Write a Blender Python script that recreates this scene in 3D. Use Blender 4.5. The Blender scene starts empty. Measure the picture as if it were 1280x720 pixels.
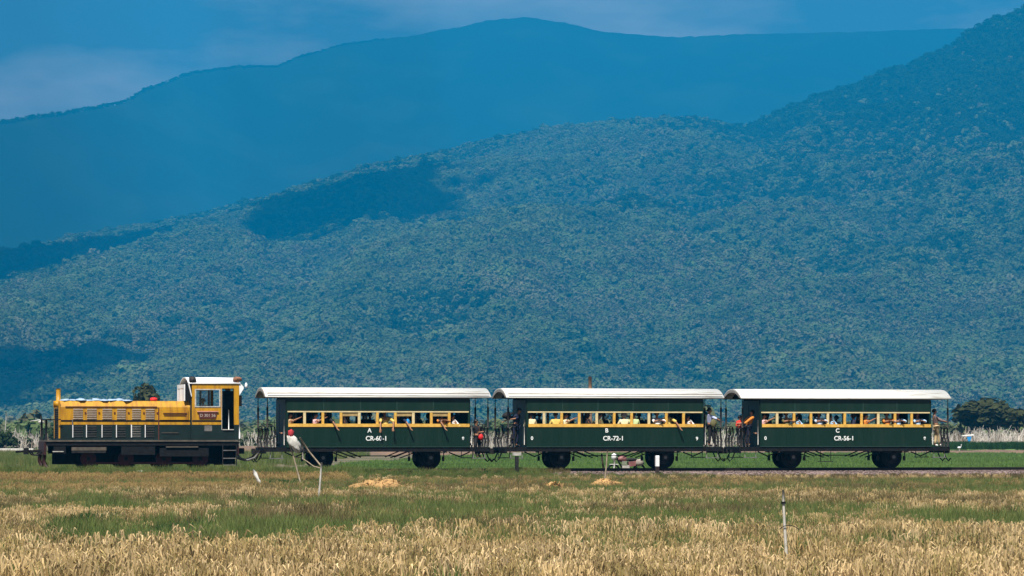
import bpy, math, random
import numpy as np
from mathutils import Vector, Matrix, noise as mnoise
R = math.radians
rnd = random.Random(7)
nrng = np.random.default_rng(11)
scene = bpy.context.scene
COL = scene.collection

# ------------------------------------------------------------------ camera, world, sun, exposure
F = 4100.0                      # focal length in pixels of a 1280 wide frame
ZC = 1.40                       # camera height above the rail head
TH = R(14.0)                    # yaw of the track
D0 = 141.4
GZ = -0.55                      # level of the fields
cam_d = bpy.data.cameras.new('camera')
cam_d.sensor_width = 36.0
cam_d.lens = 36.0 * F / 1280.0
cam_d.shift_y = 185.0 / 1280.0
cam_d.clip_start = 0.5
cam_d.clip_end = 40000
cam = bpy.data.objects.new('camera', cam_d)
cam.location = (0, 0, ZC)
cam.rotation_euler = (R(90), 0, 0)
COL.objects.link(cam)
scene.camera = cam

SUN_EL, SUN_AZ = R(59.0), R(194.0)      # azimuth clockwise from +Y
SUN_DIR = Vector((math.sin(SUN_AZ) * math.cos(SUN_EL), math.cos(SUN_AZ) * math.cos(SUN_EL), math.sin(SUN_EL)))
sd = bpy.data.lights.new('sun', 'SUN')
sd.energy = 5.0
sd.angle = R(0.8)
sd.color = (1.0, 0.95, 0.86)
so = bpy.data.objects.new('sun', sd)
so.rotation_euler = SUN_DIR.to_track_quat('Z', 'Y').to_euler()
so.location = (0, 0, 400)
COL.objects.link(so)

world = bpy.data.worlds.new('World')
scene.world = world
world.use_nodes = True
wn, wl = world.node_tree.nodes, world.node_tree.links
wn.clear()
sky = wn.new('ShaderNodeTexSky')
sky.sky_type = 'NISHITA'
sky.sun_disc = False
sky.sun_elevation = SUN_EL
sky.sun_rotation = SUN_AZ
sky.altitude = 300
sky.air_density = 1.0
sky.dust_density = 0.0
sky.ozone_density = 5.0
tc = wn.new('ShaderNodeTexCoord')
mp = wn.new('ShaderNodeMapping')
mp.inputs['Scale'].default_value = (1.0, 1.0, 3.5)
mp.inputs['Location'].default_value = (1.0, 0.0, 0.1)
cn = wn.new('ShaderNodeTexNoise')
cn.inputs['Scale'].default_value = 6.0
cn.inputs['Detail'].default_value = 6.0
cn.inputs['Roughness'].default_value = 0.55
cr = wn.new('ShaderNodeValToRGB')
cr.color_ramp.elements[0].position = 0.48
cr.color_ramp.elements[0].color = (0, 0, 0, 1)
cr.color_ramp.elements[1].position = 0.68
cr.color_ramp.elements[1].color = (1, 1, 1, 1)
mixc = wn.new('ShaderNodeMixRGB')
mixc.inputs['Color2'].default_value = (19.0, 17.5, 18.5, 1)
bg = wn.new('ShaderNodeBackground')
bg.inputs['Strength'].default_value = 0.032
wo = wn.new('ShaderNodeOutputWorld')
wl.new(tc.outputs['Generated'], mp.inputs['Vector'])
wl.new(mp.outputs['Vector'], cn.inputs['Vector'])
wl.new(cn.outputs['Fac'], cr.inputs['Fac'])
wl.new(cr.outputs['Color'], mixc.inputs['Fac'])
wl.new(sky.outputs['Color'], mixc.inputs['Color1'])
wl.new(mixc.outputs['Color'], bg.inputs['Color'])
wl.new(bg.outputs['Background'], wo.inputs['Surface'])

scene.view_settings.view_transform = 'Standard'
scene.view_settings.look = 'None'
scene.view_settings.exposure = 0.75
scene.view_settings.gamma = 1.0
scene.cycles.max_bounces = 6
scene.cycles.diffuse_bounces = 2
scene.cycles.glossy_bounces = 2
scene.cycles.transmission_bounces = 4
scene.cycles.transparent_max_bounces = 12
scene.cycles.volume_bounces = 0
scene.cycles.use_denoising = True
HAZE_COL = (0.002, 0.385, 0.84)
HAZE_DEN = 1.48e-4

# ------------------------------------------------------------------ helpers
UC, US = math.cos(TH), math.sin(TH)

def tp(a, b, z=0.0):
    """a metres along the track, b metres away from the camera side, z above the rail head"""
    return Vector((a * UC - b * US, D0 + a * US + b * UC, z))

def along(px, b):
    t = (px - 640.0) / F
    return (t * (D0 + b * UC) + b * US) / (UC - t * US)

def at(px, d, z=GZ):
    return Vector(((px - 640.0) / F * d, d, z))

def dist(py, z=GZ):
    return F * (ZC - z) / (py - 545.0)

def tag(o, label=None, cat=None, group=None, kind=None):
    if label: o['label'] = label
    if cat: o['category'] = cat
    if group: o['group'] = group
    if kind: o['kind'] = kind
    return o

def empty(name, loc=(0, 0, 0), rz=0.0, label=None, cat=None, group=None):
    o = bpy.data.objects.new(name, None)
    o.empty_display_size = 0.2
    o.location = loc
    o.rotation_euler = (0, 0, rz)
    COL.objects.link(o)
    return tag(o, label, cat, group)

def mesh_obj(name, me, parent=None, loc=None, rz=0.0):
    o = bpy.data.objects.new(name, me)
    COL.objects.link(o)
    if parent: o.parent = parent
    if loc is not None:
        o.location = loc
        o.rotation_euler = (0, 0, rz)
    return o

class MB:
    def __init__(s):
        s.v, s.f, s.sm = [], [], []
    def add(s, vs, fs, smooth=False):
        n = len(s.v)
        s.v += [tuple(p) for p in vs]
        s.f += [tuple(i + n for i in f) for f in fs]
        s.sm += [smooth] * len(fs)
        return s
    def box(s, x0, x1, y0, y1, z0, z1):
        if x0 > x1: x0, x1 = x1, x0
        if y0 > y1: y0, y1 = y1, y0
        if z0 > z1: z0, z1 = z1, z0
        return s.add([(x0, y0, z0), (x1, y0, z0), (x1, y1, z0), (x0, y1, z0), (x0, y0, z1), (x1, y0, z1), (x1, y1, z1), (x0, y1, z1)],
                     [(0, 3, 2, 1), (4, 5, 6, 7), (0, 1, 5, 4), (1, 2, 6, 5), (2, 3, 7, 6), (3, 0, 4, 7)])
    def cbox(s, x, y, z, w, d, h):
        return s.box(x - w / 2, x + w / 2, y - d / 2, y + d / 2, z - h / 2, z + h / 2)
    def tube(s, pts, r, n=8, r1=None):
        pts = [Vector(p) for p in pts]
        m = len(pts)
        rs = r if isinstance(r, (list, tuple)) else [r + ((r1 if r1 is not None else r) - r) * i / max(1, m - 1) for i in range(m)]
        vs, fs = [], []
        ref = None
        for i, p in enumerate(pts):
            d = (pts[min(i + 1, m - 1)] - pts[max(i - 1, 0)]).normalized()
            if ref is None or abs(ref.dot(d)) > 0.97:
                ref = Vector((0, 0, 1)) if abs(d.z) < 0.9 else Vector((1, 0, 0))
            u = d.cross(ref).normalized()
            w = u.cross(d)
            for k in range(n):
                t = 2 * math.pi * k / n
                vs.append(p + (u * math.cos(t) + w * math.sin(t)) * rs[i])
        for i in range(m - 1):
            for k in range(n):
                k2 = (k + 1) % n
                fs.append((i * n + k, i * n + k2, (i + 1) * n + k2, (i + 1) * n + k))
        fs.append(tuple(range(n)))
        fs.append(tuple((m - 1) * n + k for k in reversed(range(n))))
        s.add(vs, fs[:-2], n > 5)
        s.f += [tuple(i + len(s.v) - len(vs) for i in f) for f in fs[-2:]]
        s.sm += [False, False]
        return s
    def disc_y(s, x, y0, y1, z, r, n=28, r_in=None):
        """solid wheel with its axis along y"""
        return s.tube([(x, y0, z), (x, y1, z)], r, n)
    def prism_x(s, prof, x0, x1, smooth=False):
        """closed profile of (y, z) pushed along x"""
        n = len(prof)
        vs = [(x0, y, z) for y, z in prof] + [(x1, y, z) for y, z in prof]
        fs = [(k, (k + 1) % n, n + (k + 1) % n, n + k) for k in range(n)]
        s.add(vs, fs, smooth)
        b = len(s.v) - 2 * n
        s.f += [tuple(b + k for k in reversed(range(n))), tuple(b + n + k for k in range(n))]
        s.sm += [False, False]
        return s
    def prism_y(s, prof, y0, y1):
        """closed profile of (x, z) pushed along y"""
        n = len(prof)
        vs = [(x, y0, z) for x, z in prof] + [(x, y1, z) for x, z in prof]
        fs = [(k, (k + 1) % n, n + (k + 1) % n, n + k) for k in range(n)]
        fs += [tuple(reversed(range(n))), tuple(n + k for k in range(n))]
        return s.add(vs, fs)
    def lump(s, c, r, seed=0, amp=0.25, fr=1.5, seg=10, rings=7, squash=None):
        """uneven rounded lump"""
        rx, ry, rz = r
        vs, fs = [], []
        for i in range(rings + 1):
            th = math.pi * i / rings
            for k in range(seg):
                ph = 2 * math.pi * k / seg
                d = Vector((math.sin(th) * math.cos(ph), math.sin(th) * math.sin(ph), math.cos(th)))
                q = 1 + amp * mnoise.noise(d * fr + Vector((seed * 7.3, seed * 1.7, seed * 3.1)))
                z = d.z
                if squash is not None: z = max(z, squash)
                vs.append((c[0] + d.x * rx * q, c[1] + d.y * ry * q, c[2] + z * rz * q))
        for i in range(rings):
            for k in range(seg):
                k2 = (k + 1) % seg
                fs.append((i * seg + k, (i + 1) * seg + k, (i + 1) * seg + k2, i * seg + k2))
        return s.add(vs, fs, True)
    def mesh(s, name, material):
        me = bpy.data.meshes.new(name)
        me.from_pydata(s.v, [], s.f)
        me.polygons.foreach_set('use_smooth', s.sm)
        me.materials.append(material)
        me.update()
        return me
    def build(s, name, material, parent=None, loc=None, rz=0.0):
        return mesh_obj(name, s.mesh(name, material), parent, loc, rz)

def mat(name, col, rough=0.6, var=0.15, scale=4.0, bump=0.0, metal=0.0, spec=0.3, col2=None, fac=(0.45, 0.7), stretch=(1, 1, 1), rnd_var=0.0, detail=5.0, coord='Object'):
    m = bpy.data.materials.new(name)
    m.use_nodes = True
    N, L = m.node_tree.nodes, m.node_tree.links
    p = N['Principled BSDF']
    p.inputs['Roughness'].default_value = rough
    p.inputs['Metallic'].default_value = metal
    p.inputs['Specular IOR Level'].default_value = spec
    t = N.new('ShaderNodeTexCoord')
    mp = N.new('ShaderNodeMapping')
    mp.inputs['Scale'].default_value = stretch
    n = N.new('ShaderNodeTexNoise')
    n.inputs['Scale'].default_value = scale
    n.inputs['Detail'].default_value = detail
    L.new(t.outputs[coord], mp.inputs['Vector'])
    L.new(mp.outputs['Vector'], n.inputs['Vector'])
    r = N.new('ShaderNodeValToRGB')
    lo = tuple(max(0, c * (1 - var)) for c in col)
    hi = col2 if col2 else tuple(min(1, c * (1 + var)) for c in col)
    r.color_ramp.elements[0].position, r.color_ramp.elements[1].position = fac if col2 else (0.3, 0.7)
    r.color_ramp.elements[0].color = (*(lo if not col2 else col), 1)
    r.color_ramp.elements[1].color = (*hi, 1)
    L.new(n.outputs['Fac'], r.inputs['Fac'])
    out = r.outputs['Color']
    if rnd_var:
        oi = N.new('ShaderNodeObjectInfo')
        hsv = N.new('ShaderNodeHueSaturation')
        mr = N.new('ShaderNodeMapRange')
        mr.inputs['To Min'].default_value = 1 - rnd_var
        mr.inputs['To Max'].default_value = 1 + rnd_var
        L.new(oi.outputs['Random'], mr.inputs['Value'])
        L.new(mr.outputs['Result'], hsv.inputs['Value'])
        L.new(out, hsv.inputs['Color'])
        out = hsv.outputs['Color']
    L.new(out, p.inputs['Base Color'])
    if bump:
        b = N.new('ShaderNodeBump')
        b.inputs['Strength'].default_value = bump
        b.inputs['Distance'].default_value = 0.03
        L.new(n.outputs['Fac'], b.inputs['Height'])
        L.new(b.outputs['Normal'], p.inputs['Normal'])
    return m

def leaf_mat(name, ramp, trans=0.35, noise_scale=0.0, val=(0.75, 1.25)):
    """leafy matter: a colour picked per instance from a ramp, some light passing through"""
    m = bpy.data.materials.new(name)
    m.use_nodes = True
    N, L = m.node_tree.nodes, m.node_tree.links
    N.clear()
    out = N.new('ShaderNodeOutputMaterial')
    oi = N.new('ShaderNodeObjectInfo')
    r = N.new('ShaderNodeValToRGB')
    els = r.color_ramp.elements
    els[0].color, els[1].color = (*ramp[0], 1), (*ramp[-1], 1)
    for i, c in enumerate(ramp[1:-1]):
        els.new((i + 1) / (len(ramp) - 1)).color = (*c, 1)
    L.new(oi.outputs['Random'], r.inputs['Fac'])
    t = N.new('ShaderNodeNewGeometry')
    n = N.new('ShaderNodeTexNoise')
    n.inputs['Scale'].default_value = noise_scale or 1.0
    n.inputs['Detail'].default_value = 3.0
    L.new(t.outputs['Position'], n.inputs['Vector'])
    mr = N.new('ShaderNodeMapRange')
    mr.inputs['From Min'].default_value = 0.3
    mr.inputs['From Max'].default_value = 0.7
    mr.inputs['To Min'].default_value = val[0]
    mr.inputs['To Max'].default_value = val[1]
    L.new(n.outputs['Fac'], mr.inputs['Value'])
    hsv = N.new('ShaderNodeHueSaturation')
    L.new(mr.outputs['Result'], hsv.inputs['Value'])
    L.new(r.outputs['Color'], hsv.inputs['Color'])
    d = N.new('ShaderNodeBsdfDiffuse')
    tr = N.new('ShaderNodeBsdfTranslucent')
    mx = N.new('ShaderNodeMixShader')
    mx.inputs['Fac'].default_value = trans
    L.new(hsv.outputs['Color'], d.inputs['Color'])
    L.new(hsv.outputs['Color'], tr.inputs['Color'])
    L.new(d.outputs['BSDF'], mx.inputs[1])
    L.new(tr.outputs['BSDF'], mx.inputs[2])
    L.new(mx.outputs['Shader'], out.inputs['Surface'])
    return m

def glass_mat(name):
    m = bpy.data.materials.new(name)
    m.use_nodes = True
    N, L = m.node_tree.nodes, m.node_tree.links
    N.clear()
    out = N.new('ShaderNodeOutputMaterial')
    a = N.new('ShaderNodeBsdfTransparent')
    a.inputs['Color'].default_value = (0.82, 0.86, 0.88, 1)
    g = N.new('ShaderNodeBsdfGlossy')
    g.inputs['Roughness'].default_value = 0.03
    fr = N.new('ShaderNodeFresnel')
    mx = N.new('ShaderNodeMixShader')
    L.new(fr.outputs['Fac'], mx.inputs['Fac'])
    L.new(a.outputs['BSDF'], mx.inputs[1])
    L.new(g.outputs['BSDF'], mx.inputs[2])
    L.new(mx.outputs['Shader'], out.inputs['Surface'])
    return m

M = {}
M['green'] = mat('carriage_green', (0.0030, 0.020, 0.0122), 0.42, 0.25, 2.2, 0.1, col2=(0.010, 0.027, 0.018), fac=(0.45, 0.8), stretch=(1.6, 1, 0.3))
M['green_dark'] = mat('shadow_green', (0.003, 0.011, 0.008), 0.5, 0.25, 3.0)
M['green_worn'] = mat('worn_green', (0.018, 0.045, 0.034), 0.6, 0.4, 20.0)
M['yellow'] = mat('carriage_yellow', (0.64, 0.37, 0.07), 0.5, 0.2, 6.0)
M['cream'] = mat('cream_trim', (0.62, 0.50, 0.27), 0.6, 0.15, 6.0)
M['blind'] = mat('tan_shutter', (0.36, 0.25, 0.10), 0.7, 0.2, 9.0)
M['roof_white'] = mat('roof_white', (0.66, 0.65, 0.61), 0.55, 0.06, 2.0, 0.05, col2=(0.40, 0.36, 0.29), fac=(0.52, 0.78), stretch=(0.7, 3, 3))
M['roof_edge'] = mat('roof_edge_grey', (0.30, 0.27, 0.24), 0.7, 0.2, 5.0)
M['ceiling'] = mat('ceiling_paint', (0.10, 0.10, 0.09), 0.7, 0.1, 4.0)
M['black'] = mat('underframe_black', (0.008, 0.008, 0.009), 0.7, 0.4, 8.0, spec=0.15)
M['iron'] = mat('dark_iron', (0.020, 0.018, 0.017), 0.6, 0.4, 8.0, spec=0.2)
M['greyiron'] = mat('grey_iron', (0.13, 0.125, 0.12), 0.6, 0.3, 8.0)
M['paleiron'] = mat('pale_iron', (0.42, 0.40, 0.37), 0.6, 0.3, 8.0)
M['wood_dark'] = mat('bench_wood', (0.045, 0.022, 0.012), 0.6, 0.3, 8.0)
M['lettering'] = mat('white_paint', (0.80, 0.82, 0.80), 0.5, 0.05, 8.0)
M['loco_yellow'] = mat('loco_yellow', (0.49, 0.25, 0.012), 0.42, 0.1, 2.5, 0.05, col2=(0.27, 0.12, 0.018), fac=(0.45, 0.74), stretch=(2.6, 1, 0.45))
M['loco_green'] = mat('loco_green', (0.007, 0.017, 0.016), 0.45, 0.3, 3.0)
M['maroon'] = mat('maroon_paint', (0.075, 0.011, 0.013), 0.5, 0.3, 6.0)
M['beam'] = mat('dark_maroon', (0.032, 0.010, 0.010), 0.6, 0.3, 6.0)
M['plate_red'] = mat('plate_red', (0.10, 0.028, 0.018), 0.5, 0.2, 9.0)
M['white'] = mat('white_enamel', (0.80, 0.80, 0.81), 0.5, 0.05, 5.0)
M['footplate'] = mat('footplate_dust', (0.085, 0.07, 0.055), 0.8, 0.3, 6.0)
M['louver'] = mat('louver_grey', (0.40, 0.35, 0.31), 0.5, 0.15, 9.0)
M['red'] = mat('bright_red', (0.60, 0.02, 0.02), 0.6, 0.15, 9.0)
M['tarp'] = mat('blue_white_tarpaulin', (0.30, 0.40, 0.52), 0.5, 0.2, 3.0)
M['glass'] = glass_mat('window_glass')
M['rail'] = mat('rail_steel', (0.018, 0.014, 0.012), 0.55, 0.3, 8.0)
M['sleeper'] = mat('sleeper_wood', (0.05, 0.035, 0.025), 0.9, 0.3, 8.0)
M['gravel'] = mat('ballast_gravel', (0.17, 0.125, 0.115), 0.95, 0.5, 9.0, 0.6, rnd_var=0.3)
M['soil'] = mat('soil', (0.085, 0.068, 0.035), 0.95, 0.35, 0.6, 0.4, col2=(0.05, 0.06, 0.02), fac=(0.4, 0.65))
M['wood'] = mat('weathered_wood', (0.30, 0.24, 0.17), 0.8, 0.25, 9.0)
M['wood_pale'] = mat('bleached_wood', (0.46, 0.43, 0.38), 0.8, 0.2, 9.0)
M['straw_heap'] = mat('heap_straw', (0.36, 0.215, 0.085), 0.9, 0.3, 5.0, 0.5)
M['cloth_white'] = mat('white_cloth', (0.62, 0.60, 0.55), 0.8, 0.1, 9.0)
M['skin'] = mat('skin', (0.30, 0.145, 0.08), 0.55, 0.1, 9.0)
M['hair'] = mat('black_hair', (0.010, 0.008, 0.008), 0.5, 0.2, 20.0)

# ------------------------------------------------------------------ setting: ground, hills, mountains, haze
def fbm(x, y, seed=0.0, octv=5, lac=2.05, gain=0.5):
    s, a, f, n = 0.0, 1.0, 1.0, 0.0
    for i in range(octv):
        s += a * mnoise.noise((x * f + seed * 13.1, y * f - seed * 7.7, seed + i * 3.3))
        n += a
        a *= gain; f *= lac
    return s / n

def grid_mesh(name, xs, ys, zfun, material, parent=None):
    nx, ny = len(xs), len(ys)
    v = [(x, y, zfun(x, y)) for y in ys for x in xs]
    f = [(j * nx + i, j * nx + i + 1, (j + 1) * nx + i + 1, (j + 1) * nx + i) for j in range(ny - 1) for i in range(nx - 1)]
    me = bpy.data.meshes.new(name)
    me.from_pydata(v, [], f)
    me.polygons.foreach_set('use_smooth', [True] * len(f))
    me.materials.append(material)
    o = mesh_obj(name, me)
    return o

M['ground'] = mat('field_ground', (0.15, 0.115, 0.07), 0.95, 0.3, 0.12, 0.5, col2=(0.075, 0.085, 0.035), fac=(0.45, 0.60), stretch=(.5, 1, 1))
M['rice'] = mat('rice_green', (0.10, 0.16, 0.05), 0.9, 0.3, 0.25, 0.4, col2=(0.12, 0.19, 0.06), fac=(0.35, 0.7), stretch=(0.3, 1, 1))
M['earth'] = mat('brown_earth', (0.19, 0.12, 0.08), 0.95, 0.35, 0.8, 0.5, col2=(0.12, 0.085, 0.06), fac=(0.4, 0.7))
M['forest_floor'] = mat('forest_floor', (0.030, 0.042, 0.018), 1.0, 0.4, 0.02, 0.0)
M['far_forest'] = mat('far_forest', (0.008, 0.022, 0.010), 1.0, 0.4, 0.0035, 0.0, col2=(0.024, 0.044, 0.018), fac=(0.48, 0.80), stretch=(1, .6, 1))  # paler second tone paints sunlit strips into the mountain colour

tag(grid_mesh('ground', [-8500, -1500, -400, -120, -60, 0, 60, 120, 400, 1500, 8500], [-190, 20, 60, 110, 150, 400, 1500, 4500, 12900],
              lambda x, y: GZ, M['ground']), kind='structure')
v = [(-13, 152), (-9, 200), (-5, 250), (0, 300), (3, 336), (300, 336), (300, 152)]
me = bpy.data.meshes.new('rice_field')
me.from_pydata([(x, y, GZ + .05) for x, y in v], [], [tuple(range(7))])
me.materials.append(M['rice'])
tag(mesh_obj('rice_field', me), kind='structure')

def interp(pts, x):
    if x <= pts[0][0]:
        (a, b), (c, d) = pts[0], pts[1]
        return b + (x - a) * (d - b) / (c - a)
    for (a, b), (c, d) in zip(pts, pts[1:]):
        if x <= c: 
            t = (x - a) / (c - a)
            t = t * t * (3 - 2 * t) * 0.5 + t * 0.5
            return b + t * (d - b)
    (a, b), (c, d) = pts[-2], pts[-1]
    return d + (x - c) * (d - b) / (c - a)

# near hillside: the ridge outline, metres across (x) against height, ridge 7.2 km away
def ridge_pts(px, d):
    return [((x - 640.0) / F * d, (545.0 - y) / F * d + ZC) for x, y in px]
Y1A, Y1B = 2850.0, 7200.0
R1 = ridge_pts([(-700, 450), (-300, 405), (-100, 372), (0, 344), (60, 309), (110, 294), (170, 285), (240, 273), (330, 252), (400, 228), (470, 207), (560, 190), (640, 173), (720, 159),
                (800, 154), (860, 150), (930, 160), (1000, 132), (1060, 112), (1120, 87), (1180, 62), (1240, 28), (1290, 8), (1500, -40), (2000, -60)], Y1B)
def hill1(x, y):
    t = (y - Y1A) / (Y1B - Y1A)
    if t <= 0: return GZ - 1.0
    hr = max(0.0, interp(R1, x))
    if t <= 1:
        g = 0.25 * t + 0.75 * t ** 1.25
        spur = (0.45 - 1.6 * abs(fbm(x / 420.0, y / 1300.0, 1.0, 4)) + .5 * fbm(x / 500.0, y / 900.0, 4.0, 3)) * 120 * 4 * t * (1 - t) * (0.35 + hr / 885.0)
        return GZ - 0.5 + hr * g + spur * (1 if t < 0.85 else (1 - t) / 0.15)
    return GZ - 0.5 + hr * max(0.0, 1 - 1.3 * (t - 1) ** 1.1)
tag(grid_mesh('hillside', list(np.linspace(-2700, 3000, 190)), list(np.linspace(Y1A, 8600, 160)), hill1, M['forest_floor']), kind='structure')

# one far mountain: its crest swings from 8.7 km away in the west to 12.3 km in the east
SKY2 = [(-1500, 250), (-900, 190), (-300, 165), (-100, 160), (0, 149), (60, 141), (110, 133), (150, 126), (190, 106), (240, 88), (300, 81), (345, 81), (380, 67), (440, 52), (500, 45), (560, 34), (620, 22),
        (660, 19), (700, 25), (760, 38), (840, 44), (950, 40), (1060, 38), (1180, 34), (1300, 30), (1600, 60), (2200, 160)]
Y2A, Y2B = 7300.0, 8700.0
def crest2(px):
    q = min(1.0, max(0.0, (px + 100) / 620.0))
    return 8700.0 + 3600.0 * q * q * (3 - 2 * q)
def hill2(x, y):
    px = 640 + F * x / y
    yr = crest2(px)
    t = (y - Y2A) / (yr - Y2A)
    if t <= 0: return GZ - 1.0
    hr = (545.0 - interp(SKY2, px)) / F * yr
    bump = fbm(x / 22.0, y / 22.0, 5.0, 2) * 6
    if t <= 1:
        rid = 1 - 2 * abs(fbm(x / 900.0, y / 2200.0, 3.0, 4))
        return GZ - 0.5 + hr * (0.62 * t + 0.38 * t ** 1.5) + (rid - .6) * 120 * 4 * t * (1 - t) + bump * min(1, t * 3)
    return GZ - 0.5 + hr * max(0.0, 1 - 1.6 * (t - 1)) + bump
tag(grid_mesh('mountain', list(np.linspace(-3600, 3700, 420)), list(np.linspace(Y2A, 12900, 200)), hill2, M['far_forest']), kind='structure')

# ------------------------------------------------------------------ track
trk = empty('railway_track', tp(0, 0), TH, 'narrow railway track on a low gravel bank under the train', 'track')
for yb in (-0.533, 0.533):
    m = MB()
    m.prism_x([(yb - 0.05, -0.11), (yb + 0.05, -0.11), (yb + 0.05, -0.095), (yb + 0.01, -0.085), (yb + 0.01, -0.03), (yb + 0.03, -0.022), (yb + 0.03, 0),
               (yb - 0.03, 0), (yb - 0.03, -0.022), (yb - 0.01, -0.03), (yb - 0.01, -0.085), (yb - 0.05, -0.095)], -75, 75)
    m.build('rail', M['rail'], trk)
m = MB()
x = -75.0
while x < 75:
    w = rnd.uniform(-0.02, 0.02)
    m.box(x + w, x + w + 0.2, -0.95 + w, 0.95 + w, -0.24, -0.112)
    x += 0.62
sl = m.build('sleepers', M['sleeper'], trk)
sl['kind'] = 'stuff'

def bank(prof, name, material):
    xs = np.linspace(-80, 80, 200)
    v, f = [], []
    for x in xs:
        for b, z in prof:
            q = tp(x, b + 0.15 * mnoise.noise((x * 0.4, b, 1)), z + 0.05 * mnoise.noise((x * 0.7, b * 2, 5)) * (0 if abs(b) < 1.3 else 1))
            v.append(tuple(q))
    n = len(prof)
    for i in range(len(xs) - 1):
        for k in range(n - 1):
            f.append((i * n + k, (i + 1) * n + k, (i + 1) * n + k + 1, i * n + k + 1))
    me = bpy.data.meshes.new(name)
    me.from_pydata(v, [], f)
    me.materials.append(material)
    return tag(mesh_obj(name, me), kind='structure')
def bank_z(b):
    return np.interp(abs(b), [0, 1.45, 2.6, 6.0], [-0.16, -0.16, -0.36, -0.62])
bank([(-2.7, -0.40), (-2.1, -0.27), (-1.45, -0.16), (-0.7, -0.15), (0, -0.15), (0.7, -0.15), (1.45, -0.16), (2.1, -0.27), (2.7, -0.40)], 'ballast', M['gravel'])
bank([(-7.0, -0.70), (-4.4, -0.50), (-2.55, -0.39), (-1.5, -0.30), (1.5, -0.30), (2.55, -0.39), (4.4, -0.50), (7.0, -0.70)], 'embankment', M['soil'])

# ------------------------------------------------------------------ carriages
def text_mesh(txt, size, material, depth=0.006, bold=0.0):
    cu = bpy.data.curves.new('lettering', 'FONT')
    cu.body = txt
    cu.size = size
    cu.extrude = depth
    cu.offset = bold
    cu.align_x = 'CENTER'
    cu.align_y = 'CENTER'
    o = bpy.data.objects.new('lettering', cu)
    COL.objects.link(o)
    dg = bpy.context.evaluated_depsgraph_get()
    me = bpy.data.meshes.new_from_object(o.evaluated_get(dg))
    me.materials.clear()
    me.materials.append(material)
    bpy.data.objects.remove(o)
    bpy.data.curves.remove(cu)
    return me

def lettering(txt, size, x, z, parent, y=-1.213, material=None, bold=0.005):
    o = mesh_obj('lettering', text_mesh(txt, size, material or M['lettering'], bold=bold), parent)
    o.location = (x, y, z)
    o.rotation_euler = (R(90), 0, 0)
    return o

HB, HR = 3.96, 4.87            # half length of body and of roof
def arc(hw, z0, rise, k=16, p=2.3):
    pts = []
    for i in range(k + 1):
        y = -hw + 2 * hw * i / k
        pts.append((y, z0 + rise * (1 - abs(y / hw) ** p)))
    return pts

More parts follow.
